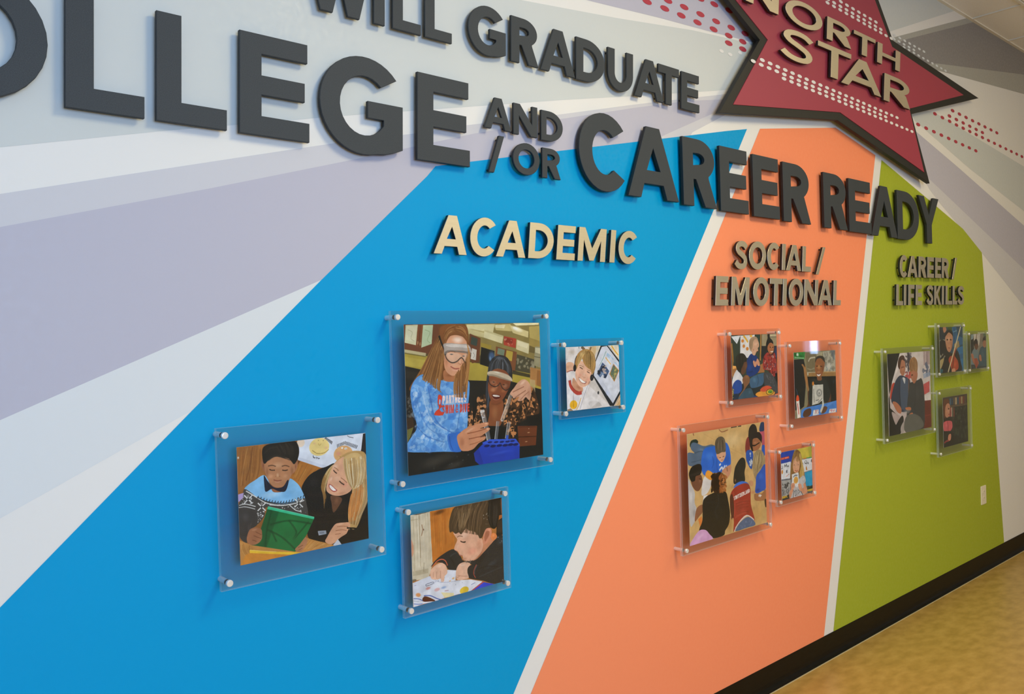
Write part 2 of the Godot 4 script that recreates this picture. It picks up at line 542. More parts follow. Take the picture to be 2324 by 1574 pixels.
# printed dots: paint, half axes along and across, slope, then centres
const DOTS := [
	["red_dots", "dot_red", 0.0262, 0.0101, [2.3459, 2.6777, 1, 2.4464, 2.6774, 1, 2.5447, 2.6752, 1, 2.6453, 2.6723, 1, 2.7497, 2.6696, 1, 2.8519, 2.6675, 1, 2.9505, 2.6647, 1, 2.4661, 2.7111, 1, 2.5643, 2.7112, 1, 2.6657, 2.7085, 1, 2.7681, 2.7049, 1, 2.8711, 2.7035, 1, 2.9692, 2.7012, 1, 2.6669, 2.7682, 1, 2.7589, 2.7692, 1, 2.8585, 2.7692, 1, 2.8504, 2.6372, 1, 2.9491, 2.6344, 1]],
	["red_dots", "dot_red", 0.0257, 0.0095, [5.1004, 2.7292, 1, 5.201, 2.7253, 1, 5.3016, 2.7214, 1, 5.4022, 2.7175, 1, 5.5028, 2.7136, 1, 5.6034, 2.7097, 1, 5.704, 2.7058, 1, 5.8046, 2.7019, 1, 5.0523, 2.6909, 1, 5.1533, 2.6864, 1, 5.2544, 2.6819, 1, 5.3554, 2.6774, 1, 5.4564, 2.6729, 1, 5.5575, 2.6684, 1, 4.848, 2.6713, 1, 4.9502, 2.6661, 1, 5.0524, 2.6609, 1, 5.152, 2.6545, 1, 5.2531, 2.6503, 1, 5.3542, 2.646, 1, 5.4553, 2.6418, 1, 5.5564, 2.6376, 1, 5.6576, 2.6334, 1, 5.7587, 2.6292, 1, 5.8598, 2.6249, 1, 5.9609, 2.6207, 1, 6.062, 2.6165, 1, 6.1631, 2.6123, 1, 6.2642, 2.6081, 1, 4.6225, 2.578, 1, 4.725, 2.5734, 1, 4.8274, 2.5689, 1, 4.9299, 2.5643, 1, 5.0324, 2.5597, 1, 5.1348, 2.5552, 1, 5.2373, 2.5506, 1, 5.3398, 2.546, 1, 5.4422, 2.5415, 1]],
	["white_dots", "mural_white", 0.0151, 0.0067, [2.7985, 2.5953, 1, 2.8582, 2.5944, 1, 2.9289, 2.615, 1, 2.9801, 2.6118, 1]],
	["white_dots", "mural_mist", 0.0172, 0.0061, [4.4201, 3.0003, 1, 4.4802, 2.9985, 1, 4.5404, 2.9968, 1, 4.6005, 2.9951, 1, 4.6607, 2.9934, 1, 4.7208, 2.9916, 1, 4.4101, 2.9795, 1, 4.4704, 2.9776, 1, 4.5307, 2.9757, 1, 4.5909, 2.9737, 1, 4.4702, 2.9617, 1, 4.5303, 2.9596, 1, 4.5904, 2.9574, 1, 4.6504, 2.9553, 1, 4.7105, 2.9532, 1, 4.7705, 2.9511, 1, 4.8306, 2.949, 1, 4.8906, 2.9469, 1, 4.9507, 2.9447, 1, 5.0107, 2.9426, 1, 4.3583, 3.0007, 1, 4.3532, 2.9805, 1]],
]

func mural() -> void:
	var wall := get_node("wall_back")
	for f in FIELDS:
		var st := tool()
		face(st, points(f[3]), f[2])
		commit(st, f[0], mat(f[1]), wall)
	for d in DOTS:
		var st := tool()
		dots(st, d[4], d[2], d[3], 0.0012)
		var o := commit(st, d[0], mat(d[1]), wall)
		o.set_meta("kind", "stuff")

func dots(st: SurfaceTool, flat: Array, a: float, b: float, z: float) -> void:
	for i in range(0, flat.size(), 3):
		var c := Vector3(flat[i], flat[i + 1], z)
		var s: float = flat[i + 2]
		for k in 18:
			var u := TAU * k / 18
			var v := TAU * (k + 1) / 18
			tri(st, c, c + Vector3(cos(u) * a * s, sin(u) * b * s, 0), c + Vector3(cos(v) * a * s, sin(v) * b * s, 0), Vector3.BACK)


# ---------------------------------------------------------------- star sign

const STAR_OUTER := [3.0045, 2.6708, 2.7045, 2.3279, 3.636, 2.4412, 4.6396, 2.2551, 4.4333, 2.5948, 5.3756, 2.8373, 4.2347, 2.9345, 3.93, 3.27, 3.5, 2.99, 2.42, 2.955]
const STAR_INNER := [3.0596, 2.6819, 2.7979, 2.3741, 3.6582, 2.4798, 4.5664, 2.3055, 4.4014, 2.6167, 5.1367, 2.8142, 4.2179, 2.8979, 3.935, 3.2, 3.53, 2.965, 2.55, 2.925]
const STAR_DOTS := [3.0133, 2.5898, 1, 3.0717, 2.5876, 1, 3.1301, 2.5854, 1, 3.1884, 2.5832, 1, 3.2468, 2.581, 1, 3.3052, 2.5788, 1, 3.3635, 2.5766, 1, 3.4233, 2.575, 1, 3.4823, 2.5732, 1, 3.5413, 2.5714, 1, 3.6002, 2.5696, 1, 3.6592, 2.5678, 1, 3.7182, 2.5659, 1, 3.7772, 2.5641, 1, 3.8361, 2.5623, 1, 3.8928, 2.5601, 1, 3.9525, 2.558, 1, 4.0122, 2.5559, 1, 4.0719, 2.5537, 1, 4.1316, 2.5516, 1, 4.1913, 2.5495, 1, 4.251, 2.5474, 1, 3.0042, 2.5685, 1, 3.0627, 2.5665, 1, 3.1212, 2.5646, 1, 3.1798, 2.5626, 1, 3.2383, 2.5607, 1, 3.2969, 2.5588, 1, 3.3554, 2.5568, 1, 3.4139, 2.5549, 1, 3.4725, 2.553, 1, 3.531, 2.5517, 1, 3.5901, 2.5497, 1, 3.6493, 2.5476, 1, 3.7084, 2.5456, 1, 3.7675, 2.5436, 1, 3.8266, 2.5416, 1, 3.8857, 2.5396, 1, 3.9449, 2.5376, 1, 4.004, 2.5356, 1, 4.0631, 2.5336, 1, 4.1222, 2.5316, 1, 3.1768, 2.5443, 1, 3.2362, 2.5424, 1, 3.2957, 2.5405, 1, 3.3551, 2.5385, 1, 3.4145, 2.5366, 1, 3.4739, 2.5347, 1, 3.5333, 2.5328, 1, 3.5927, 2.5309, 1, 3.6521, 2.5289, 1, 3.7119, 2.5269, 1, 3.7713, 2.5248, 1, 3.8307, 2.5228, 1, 3.89, 2.5207, 1, 3.9494, 2.5187, 1, 4.0088, 2.5166, 1, 4.0682, 2.5146, 1, 4.1275, 2.5125, 1, 4.1869, 2.5105, 1, 4.2463, 2.5084, 1, 4.3057, 2.5063, 1, 4.365, 2.5043, 1, 4.4244, 2.5022, 1, 2.9463, 2.5719, 1, 3.5662, 2.958, 1, 3.6247, 2.9559, 1, 3.6832, 2.9538, 1, 3.7417, 2.9517, 1, 3.8002, 2.9497, 1, 3.8587, 2.9476, 1, 3.9184, 2.945, 1, 3.9763, 2.9434, 1, 4.0343, 2.9419, 1, 4.0922, 2.9403, 1, 4.1501, 2.9388, 1, 4.208, 2.9372, 1, 3.6274, 2.9731, 1, 3.6857, 2.9711, 1, 3.744, 2.9692, 1, 3.8024, 2.9673, 1, 3.8607, 2.9653, 1, 3.919, 2.9634, 1, 3.9774, 2.9615, 1, 4.0357, 2.9596, 1, 4.094, 2.9576, 1, 3.6914, 2.9939, 1, 3.7499, 2.9918, 1, 3.8084, 2.9897, 1, 3.8668, 2.9877, 1, 3.9253, 2.9856, 1, 3.9838, 2.9835, 1, 4.0423, 2.9815, 1, 3.5696, 2.9749, 1]

func star_sign() -> void:
	var t := thing("star_sign", "large magenta star sign with charcoal border and white dots", "sign", Vector3(3.9, 2.75, 0))
	var shift := Vector2(-3.9, -2.75)
	var o := PackedVector2Array()
	var inn := PackedVector2Array()
	for p in points(STAR_OUTER):
		o.append(p + shift)
	for p in points(STAR_INNER):
		inn.append(p + shift)
	var st := tool()
	var spots := plate(st, o, [], 0.028, 0.046, 0.001)
	commit(st, "backing_panel", mat("star_border"), t)
	st = tool()
	plate(st, inn, [], 0.046, 0.049, 0.0005)
	commit(st, "magenta_face", mat("star_magenta"), t)
	st = tool()
	var flat := []
	for i in range(0, STAR_DOTS.size(), 3):
		flat.append_array([STAR_DOTS[i] + shift.x, STAR_DOTS[i + 1] + shift.y, STAR_DOTS[i + 2]])
	dots(st, flat, 0.0185, 0.0071, 0.0494)
	var d := commit(st, "white_dots", mat("mural_white"), t)
	d.set_meta("kind", "stuff")
	for k in 5:
		var sp: Vector2 = spots[k][1]
		st = tool()
		lathe(st, Vector3(sp.x, sp.y, 0), [Vector2(0.012, 0.0), Vector2(0.012, 0.028)], 14)
		commit(st, "mounting_spacer", mat("stud"), t)


# ---------------------------------------------------------------- letters

func arc(c: Vector2, r: Vector2, from: float, to: float, n: int) -> PackedVector2Array:
	var q := PackedVector2Array()
	for i in n + 1:
		var a := deg_to_rad(lerpf(from, to, float(i) / n))
		q.append(c + Vector2(cos(a) * r.x, sin(a) * r.y))
	return q

func stroke(path: PackedVector2Array, s: float) -> PackedVector2Array:
	# a band of width s along a path
	var left := PackedVector2Array()
	var right := PackedVector2Array()
	for i in path.size():
		var d := (path[mini(i + 1, path.size() - 1)] - path[maxi(i - 1, 0)]).normalized()
		var n := Vector2(-d.y, d.x) * s * 0.5
		left.append(path[i] + n)
		right.append(path[i] - n)
	right.reverse()
	left.append_array(right)
	return left

func smooth(ctrl: PackedVector2Array, per := 4) -> PackedVector2Array:
	var q := PackedVector2Array()
	for i in ctrl.size() - 1:
		var a := ctrl[maxi(i - 1, 0)]
		var d := ctrl[mini(i + 2, ctrl.size() - 1)]
		for k in per:
			q.append(ctrl[i].cubic_interpolate(ctrl[i + 1], a, d, float(k) / per))
	q.append(ctrl[-1])
	return q

# outline and holes of a capital, one unit high and w wide, s = stem, t = bar thickness
func glyph(ch: String, w: float, s: float) -> Array:
	var t := s * 0.86
	var V := func(flat: Array) -> PackedVector2Array: return points(flat)
	match ch:
		"I":
			return [V.call([0, 0, w, 0, w, 1, 0, 1]), []]
		"L":
			return [V.call([0, 0, w, 0, w, t, s, t, s, 1, 0, 1]), []]
		"E":
			var m := w * 0.93
			return [V.call([0, 0, w, 0, w, t, s, t, s, 0.5 - t / 2, m, 0.5 - t / 2, m, 0.5 + t / 2, s, 0.5 + t / 2, s, 1 - t, w * 0.97, 1 - t, w * 0.97, 1, 0, 1]), []]
		"F":
			var m := w * 0.9
			return [V.call([0, 0, s, 0, s, 0.46 - t / 2, m, 0.46 - t / 2, m, 0.46 + t / 2, s, 0.46 + t / 2, s, 1 - t, w, 1 - t, w, 1, 0, 1]), []]
		"T":
			var c := w / 2
			return [V.call([c - s / 2, 0, c + s / 2, 0, c + s / 2, 1 - t, w, 1 - t, w, 1, 0, 1, 0, 1 - t, c - s / 2, 1 - t]), []]
		"H":
			return [V.call([0, 0, s, 0, s, 0.5 - t / 2, w - s, 0.5 - t / 2, w - s, 0, w, 0, w, 1, w - s, 1, w - s, 0.5 + t / 2, s, 0.5 + t / 2, s, 1, 0, 1]), []]
		"N":
			var k := s * 1.12
			return [V.call([0, 0, s * 0.95, 0, s * 0.95, 0.62, w - k, 0, w, 0, w, 1, w - s * 0.95, 1, w - s * 0.95, 0.38, k, 1, 0, 1]), []]
		"M":
			var k := s * 0.92
			return [V.call([0, 0, k, 0, k, 0.64, w / 2 - k * 0.42, 0.02, w / 2 + k * 0.42, 0.02, w - k, 0.64, w - k, 0, w, 0, w, 1, w - k * 1.15, 1, w / 2, 0.38, k * 1.15, 1, 0, 1]), []]
		"A":
			var a := s * 0.58
			var b := s * 1.08
			var c := w / 2
			var o: PackedVector2Array = V.call([0, 0, b, 0, lerpf(b, c, 0.26), 0.20, lerpf(w - b, c, 0.26), 0.20, w - b, 0, w, 0, c + a, 1, c - a, 1])
			var y1 := 0.39
			var hw := (c - b) * 0.52
			return [o, [V.call([c - hw, y1, c + hw, y1, c, 0.71])]]
		"Y":
			var c := w / 2
			return [V.call([c - s / 2, 0, c + s / 2, 0, c + s / 2, 0.40, w, 1, w - s * 1.12, 1, c, 0.60, s * 1.12, 1, 0, 1, c - s / 2, 0.40]), []]
		"W":
			var q := w * 0.285
			var a := s * 0.52
			var c := w / 2
			return [V.call([q - a, 0, q + a, 0, c, 0.62, w - q - a, 0, w - q + a, 0, w, 1, w - s * 1.05, 1, w - q, 0.40, c + a, 1, c - a, 1, q, 0.40, s * 1.05, 1, 0, 1]), []]
		"K":
			return [V.call([0, 0, s, 0, s, 0.30, s * 1.35, 0.40, w - s * 1.2, 0, w, 0, s * 1.9, 0.56, w * 0.97, 1, w - s * 1.25, 1, s, 0.60, s, 1, 0, 1]), []]
		"U":
			var r := w / 2
			var o: PackedVector2Array = V.call([0, 1])
			o.append_array(arc(Vector2(r, 0.42), Vector2(r, 0.43), 180, 360, 18))
			o.append_array(V.call([w, 1, w - s, 1]))
			o.append_array(arc(Vector2(r, 0.42), Vector2(r - s, 0.43 - t), 360, 180, 18))
			o.append(Vector2(s, 1))
			return [o, []]
		"O":
			var c := Vector2(w / 2, 0.5)
			return [arc(c, Vector2(w / 2, 0.52), 0, 348.75, 31), [arc(c, Vector2(w / 2 - s, 0.52 - t * 1.05), 0, 346.15, 25)]]
		"D":
			var x := w * 0.36
			var o: PackedVector2Array = V.call([0, 0])
			o.append_array(arc(Vector2(x, 0.5), Vector2(w - x, 0.5), -90, 90, 18))
			o.append(Vector2(0, 1))
			var i: PackedVector2Array = V.call([s, t])
			i.append_array(arc(Vector2(maxf(x, s + 0.01), 0.5), Vector2(w - s - maxf(x, s + 0.01), 0.5 - t), -90, 90, 14))
			i.append(Vector2(s, 1 - t))
			return [o, [i]]
		"R":
			var yb := 0.40
			var x := w * 0.45
			var cy := (1 + yb) / 2
			var wr := w * 0.95
			var o: PackedVector2Array = V.call([0, 0, s, 0, s, yb, s * 1.25, yb, w - s * 1.16, 0, w, 0, wr - s * 0.62, yb * 1.08])
			o.append_array(arc(Vector2(x, cy), Vector2(wr - x, 1 - cy), -52, 90, 14))
			o.append(Vector2(0, 1))
			var i: PackedVector2Array = V.call([s, yb + t * 0.95])
			var xi := maxf(x, s + 0.01)
			i.append_array(arc(Vector2(xi, cy + t * 0.03), Vector2(maxf(0.02, wr - s - xi), 1 - cy - t), -90, 90, 10))
			i.append(Vector2(s, 1 - t))
			return [o, [i]]
		"C":
			var c := Vector2(w * 0.53, 0.5)
			var ro := Vector2(w * 0.53, 0.52)
			var ri := Vector2(w * 0.53 - s, 0.52 - t * 1.05)
			var o := arc(c, ro, 40, 320, 28)
			o.append_array(arc(c, ri, 312, 48, 24))
			return [o, []]
		"G":
			var c := Vector2(w * 0.52, 0.49)
			var ro := Vector2(w * 0.52, 0.53)
			var ri := Vector2(w * 0.52 - s * 1.05, 0.53 - t * 1.08)
			var o := arc(c, ro, 40, 286, 28)
			var bx := w - s * 0.95
			var yb := c.y - ri.y * sqrt(maxf(0.0, 1.0 - pow((bx - s * 0.16 - c.x) / ri.x, 2.0)))
			o.append_array(V.call([w * 0.78, -0.008, w * 0.9, 0.026, w, 0.066, w, 0.55, w * 0.56, 0.55, w * 0.56, 0.55 - t * 0.95, bx - s * 0.16, 0.55 - t * 0.95, bx - s * 0.16, yb]))
			var a0 := rad_to_deg(atan2((yb - c.y) / ri.y, (bx - s * 0.16 - c.x) / ri.x)) + 360.0
			o.append_array(arc(c, ri, a0 - 4.0, 46, 22))
			return [o, []]
		"P":
			var x := w * 0.45
			var o: PackedVector2Array = V.call([0, 0, s, 0, s, 0.36])
			o.append_array(arc(Vector2(x, 0.68), Vector2(w - x, 0.32), -90, 90, 12))
			o.append(Vector2(0, 1))
			var i: PackedVector2Array = V.call([s, 0.36 + t])
			i.append_array(arc(Vector2(maxf(x, s + 0.01), 0.68), Vector2(maxf(0.02, w - s - maxf(x, s + 0.01)), 0.32 - t), -90, 90, 8))
			i.append(Vector2(s, 1 - t))
			return [o, [i]]
		"V":
			var c := w / 2
			return [V.call([c - s * 0.5, 0, c + s * 0.5, 0, w, 1, w - s * 1.05, 1, c, 0.34, s * 1.05, 1, 0, 1]), []]
		"Z":
			return [V.call([0, 0, w, 0, w, t, s * 1.5, t, w, 1 - t, w, 1, 0, 1, 0, 1 - t, w - s * 1.5, 1 - t, 0, t]), []]
		"&":
			var p: PackedVector2Array = V.call([w, 0.05, w * 0.3, 0.68, w * 0.3, 0.85, w * 0.5, 0.92, w * 0.66, 0.8, w * 0.52, 0.62, w * 0.14, 0.36, w * 0.14, 0.18, w * 0.36, 0.07, w * 0.7, 0.16, w * 0.9, 0.44])
			return [stroke(smooth(p, 3), minf(t, 0.16)), []]
		"S":
			var p: PackedVector2Array = V.call([w * 0.90, 0.775, w * 0.72, 0.885, w * 0.48, 0.912, w * 0.26, 0.86, w * 0.18, 0.735, w * 0.28, 0.62, w * 0.52, 0.53, w * 0.76, 0.42, w * 0.85, 0.275, w * 0.75, 0.135, w * 0.50, 0.09, w * 0.26, 0.13, w * 0.07, 0.245])
			return [stroke(smooth(p, 3), minf(t, 0.21)), []]
		_:
			return [V.call([0, -0.06, s * 0.85, -0.06, w, 1.06, w - s * 0.85, 1.06]), []]

# word, style, depth of face from the wall, stretch of the drawing, stem; then each letter: character, x, y, width, height, slant
const WORDS := [
	["COLLEGE", "charcoal", 0.024, 1, 0.225, 0.0105, 0, [["O", 0.156, 1.9847, 0.252, 0.2411, 0.0304], ["L", 0.4392, 1.9859, 0.1553, 0.2411, 0.0317], ["L", 0.6191, 1.9865, 0.1576, 0.2411, 0.0329], ["E", 0.8067, 1.9865, 0.1789, 0.2411, 0.0342], ["G", 1.0136, 1.986, 0.2481, 0.2411, 0.0356], ["E", 1.3089, 1.9848, 0.1837, 0.2411, 0.0377]], "the large word COLLEGE", 1],
	["WILL", "charcoal", 0.024, 1, 0.245, 0.0085, 0, [["W", 0.9932, 2.3261, 0.181, 0.1363, 0.0356], ["I", 1.183, 2.3271, 0.034, 0.1363, 0.0367], ["L", 1.2414, 2.3275, 0.0924, 0.1363, 0.0371], ["L", 1.3471, 2.3276, 0.0934, 0.1363, 0.0378]], "the word WILL", 0],
	["GRADUATE", "charcoal", 0.024, 1, 0.25, 0.0085, 0, [["G", 1.4994, 2.326, 0.144, 0.1385, 0.0388], ["R", 1.6635, 2.3249, 0.1139, 0.1385, 0.04], ["A", 1.7865, 2.3237, 0.1533, 0.1385, 0.0408], ["D", 1.9441, 2.3223, 0.1374, 0.1385, 0.0419], ["U", 2.0973, 2.3209, 0.1299, 0.1385, 0.043], ["A", 2.2352, 2.3193, 0.1613, 0.1385, 0.0439], ["T", 2.3652, 2.3182, 0.1201, 0.1385, 0.0448], ["E", 2.4998, 2.3168, 0.1103, 0.1385, 0.0458]], "the word GRADUATE", 0],
	["AND", "charcoal", 0.024, 1, 0.25, 0.0085, 0, [["A", 1.5521, 2.1086, 0.1051, 0.0939, 0.0394], ["N", 1.665, 2.1057, 0.0987, 0.0939, 0.0401], ["D", 1.7796, 2.1028, 0.0951, 0.0939, 0.0409]], "the small word AND", 0],
	["OR", "charcoal", 0.024, 1, 0.24, 0.0085, 0, [["/", 1.5633, 1.985, 0.0597, 0.1, 0.0399], ["O", 1.6583, 1.9875, 0.1103, 0.094, 0.041], ["R", 1.7795, 1.9856, 0.0813, 0.094, 0.0416]], "the small word OR", -1],
	["CAREER", "charcoal", 0.027, 1, 0.25, 0.0125, 0, [["C", 1.9455, 1.9731, 0.2367, 0.2518, -0.0011], ["A", 2.1845, 1.9674, 0.2813, 0.2518, -0.002], ["R", 2.4955, 1.962, 0.2076, 0.2518, -0.0032], ["E", 2.7292, 1.9581, 0.1925, 0.2518, -0.0041], ["E", 2.959, 1.9545, 0.1967, 0.2518, -0.0049], ["R", 3.1871, 1.9511, 0.224, 0.2518, -0.0058]], "the large charcoal word CAREER", 0],
	["READY", "charcoal", 0.027, 1, 0.25, 0.0125, 0, [["R", 3.5305, 1.9468, 0.2176, 0.2503, -0.0071], ["E", 3.7666, 1.9441, 0.224, 0.2503, -0.008], ["A", 3.9929, 1.9415, 0.283, 0.2503, -0.0089], ["D", 4.2806, 1.9389, 0.2604, 0.2503, -0.0099], ["Y", 4.541, 1.9367, 0.2616, 0.2503, -0.0109]], "the word READY", 0],
	["ACADEMIC", "metal", 0.026, 1, 0.235, 0.012, 0, [["A", 1.3525, 1.7295, 0.1163, 0.1101, 0.1119], ["C", 1.4778, 1.7304, 0.0995, 0.1101, 0.1155], ["A", 1.5785, 1.7311, 0.1173, 0.1101, 0.1184], ["D", 1.7075, 1.7317, 0.1045, 0.1101, 0.122], ["E", 1.8277, 1.7321, 0.0821, 0.1101, 0.1255], ["M", 1.924, 1.7324, 0.1305, 0.1101, 0.1282], ["I", 2.0772, 1.7325, 0.0245, 0.1101, 0.1326], ["C", 2.1185, 1.7326, 0.0986, 0.1101, 0.1337]], "the word ACADEMIC", 0],
	["SOCIAL", "metal", 0.026, 1, 0.24, 0.012, 0, [["S", 2.8124, 1.7367, 0.0867, 0.1109, 0.1016], ["O", 2.9098, 1.7401, 0.1251, 0.1109, 0.1034], ["C", 3.0449, 1.7422, 0.095, 0.1109, 0.1052], ["I", 3.1596, 1.7428, 0.0262, 0.1109, 0.1068], ["A", 3.1943, 1.7427, 0.1219, 0.1109, 0.1075], ["L", 3.3251, 1.7417, 0.0735, 0.1109, 0.1095], ["/", 3.4445, 1.7393, 0.0767, 0.1109, 0.1114]], "the word SOCIAL", 0],
	["EMOTIONAL", "metal", 0.026, 1, 0.24, 0.012, 0, [["E", 2.6755, 1.5907, 0.084, 0.1139, 0.0978], ["M", 2.7801, 1.591, 0.1244, 0.1139, 0.0995], ["O", 2.9331, 1.5916, 0.116, 0.1139, 0.1024], ["T", 3.0558, 1.5921, 0.0963, 0.1139, 0.1048], ["I", 3.1573, 1.5926, 0.0294, 0.1139, 0.1068], ["O", 3.2051, 1.5932, 0.1186, 0.1139, 0.1076], ["N", 3.3319, 1.5942, 0.119, 0.1139, 0.1099], ["A", 3.4567, 1.5953, 0.1213, 0.1139, 0.1123], ["L", 3.591, 1.5963, 0.0694, 0.1139, 0.1146]], "the word EMOTIONAL", 0],
	["CAREER /", "metal", 0.026, 1, 0.24, 0.012, 0, [["C", 4.292, 1.7447, 0.0886, 0.1119, 0.0809], ["A", 4.3853, 1.7464, 0.1197, 0.1119, 0.0819], ["R", 4.5182, 1.7483, 0.0979, 0.1119, 0.0833], ["E", 4.6303, 1.75, 0.0843, 0.1119, 0.0844], ["E", 4.7345, 1.7515, 0.0773, 0.1119, 0.0855], ["R", 4.8238, 1.7531, 0.0954, 0.1119, 0.0864], ["/", 4.9653, 1.755, 0.0685, 0.1119, 0.0879]], "the small metal word CAREER", 0],
	["LIFE", "metal", 0.026, 1, 0.24, 0.012, 0, [["L", 4.2437, 1.5988, 0.076, 0.107, 0.0807], ["I", 4.3321, 1.5995, 0.0256, 0.107, 0.0815], ["F", 4.3842, 1.6004, 0.0723, 0.107, 0.0822], ["E", 4.4744, 1.6014, 0.0766, 0.107, 0.0831]], "the word LIFE", 0],
	["SKILLS", "metal", 0.026, 1, 0.24, 0.012, 0, [["S", 4.6157, 1.603, 0.0805, 0.1049, 0.0846], ["K", 4.7114, 1.6041, 0.0912, 0.1049, 0.0856], ["I", 4.8147, 1.6049, 0.026, 0.1049, 0.0866], ["L", 4.865, 1.6059, 0.0904, 0.1049, 0.0872], ["L", 4.9655, 1.6068, 0.0628, 0.1049, 0.0882], ["S", 5.0385, 1.6078, 0.093, 0.1049, 0.089]], "the word SKILLS", 0],
	["NORTH", "metal", 0.072, 2.5, 0.205, 0.012, 0.049, [["N", 2.8695, 2.7886, 0.2382, 0.1098, 0.1041], ["O", 3.1593, 2.7825, 0.3068, 0.1054, 0.1092], ["R", 3.5074, 2.7777, 0.2264, 0.1026, 0.1145], ["T", 3.7552, 2.7744, 0.2179, 0.1012, 0.1186], ["H", 3.9963, 2.7715, 0.2489, 0.1004, 0.1226]], "the word NORTH on the star", 0],
	["STAR", "metal", 0.072, 2.5, 0.185, 0.012, 0.049, [["S", 3.1102, 2.6216, 0.2775, 0.1338, 0.1025], ["T", 3.4153, 2.6133, 0.3031, 0.1405, 0.1103], ["A", 3.6303, 2.6072, 0.3999, 0.141, 0.116], ["R", 4.0572, 2.5991, 0.2975, 0.1349, 0.1266]], "the word STAR on the star", 0],
]
const ORDER := ["first", "second", "third", "fourth", "fifth", "sixth", "seventh", "eighth", "ninth"]

func lettering() -> void:
	for wd in WORDS:
		var word: String = wd[0]
		var metal: bool = wd[1] == "metal"
		var front: float = wd[2]
		var back: float = front - wd[5]
		var floor_z: float = wd[6]
		var k := 0
		for L in wd[7]:
			var ch: String = L[0]
			var place: String = wd[8]
			var label: String
			if ch == "/":
				label = "%s raised slash standing %s %s" % ["brushed metal" if metal else "charcoal", "after" if metal else "before", place]
			else:
				label = "%s raised letter %s, %s letter of %s" % ["brushed metal" if metal else "charcoal", ch, ORDER[k + wd[9]], place]
			var t := thing("raised_letter" if ch != "/" else "raised_slash", label, "letter" if ch != "/" else "slash", Vector3(L[1], L[2], 0), "letters of " + place)
			k += 1
			var g := glyph(ch, L[3] / L[4] / wd[3], wd[4])
			var shape := func(p: PackedVector2Array) -> PackedVector2Array:
				var q := PackedVector2Array()
				for v in p:
					q.append(Vector2(v.x * L[4] * wd[3] + v.y * L[4] * L[5], v.y * L[4]))
				return q
			var outer: PackedVector2Array = shape.call(g[0])
			var holes := []
			for hl in g[1]:
				holes.append(shape.call(hl))
			var spots: Array
			if metal:
				var st := tool()
				spots = plate(st, outer, holes, back, front - 0.0012, 0.0, false)
				commit(st, "black_return", mat("letter_side"), t)
				st = tool()
				plate(st, outer, holes, front - 0.0012, front, 0.0004)
				commit(st, "brushed_face", mat("brushed_metal"), t)
			else:
				var st := tool()
				spots = plate(st, outer, holes, back, front - 0.0022, 0.0, false)
				commit(st, "letter_body", mat("letter_side"), t)
				st = tool()
				plate(st, outer, holes, front - 0.0022, front, 0.0010)
				commit(st, "letter_face", mat("charcoal"), t)
			for n in mini(2, spots.size()):
				var sp: Vector2 = spots[n][1]
				var st := tool()
				lathe(st, Vector3(sp.x, sp.y, 0), [Vector2(0.0035, floor_z), Vector2(0.0035, back)], 8)
				commit(st, "mounting_stud", mat("stud"), t)


# ---------------------------------------------------------------- photo frames

# label, panel x, y (lower left), width, height, print width, height, print offset from the panel's middle, picture, colour of the wall behind
const FRAMES := [
	["largest acrylic frame on blue: two people in goggles with test tubes", 1.1908, 1.0949, 0.5756, 0.4741, 0.4954, 0.4039, 0.0021, -0.0011, "f1"],
	["acrylic frame on blue: boy in patterned sweater holding a green folder", 0.7181, 0.9359, 0.4355, 0.3683, 0.3401, 0.2712, -0.0003, 0.0008, "f2"],
	["acrylic frame on blue: boy in black jacket pointing in a book", 1.2053, 0.7554, 0.3734, 0.2968, 0.3207, 0.2461, 0.0037, -0.0033, "f3"],
	["small acrylic frame on blue: boy with headphones beside a screen", 1.8055, 1.2297, 0.3048, 0.2495, 0.252, 0.202, 0.0064, -0.0006, "f4"],
	["large acrylic frame on orange: people lying in a circle on a floor", 2.3997, 0.6854, 0.5916, 0.4702, 0.5125, 0.4087, 0.0096, -0.0042, "f5"],
	["acrylic frame on orange: three children sitting, one in a red shirt", 2.7058, 1.1977, 0.3871, 0.2987, 0.328, 0.2509, 0.008, 0.0024, "f6"],
	["acrylic frame on orange: child in black T-shirt at a blue table", 3.1404, 1.0673, 0.4655, 0.3715, 0.3586, 0.2814, 0.0089, -0.0011, "f7"],
	["smallest acrylic frame on orange: girl holding up a card", 3.0397, 0.7625, 0.3094, 0.2407, 0.2508, 0.2004, 0.0106, -0.0012, "f8"],
	["largest acrylic frame on green: two people standing in a workshop", 4.024, 0.9164, 0.5979, 0.4686, 0.507, 0.4073, 0.0121, 0.0014, "f9"],
	["acrylic frame on green: child in black playing a violin", 4.6705, 1.2085, 0.3901, 0.2941, 0.326, 0.252, 0.0175, -0.0013, "f10"],
	["smallest acrylic frame on green: two people sitting side by side", 5.0989, 1.2093, 0.3221, 0.2429, 0.2431, 0.2028, 0.0214, 0.0018, "f11"],
	["acrylic frame on green: person in pink before bookshelves", 4.6624, 0.7754, 0.4758, 0.3633, 0.3475, 0.2737, 0.0152, -0.0005, "f12"],
]

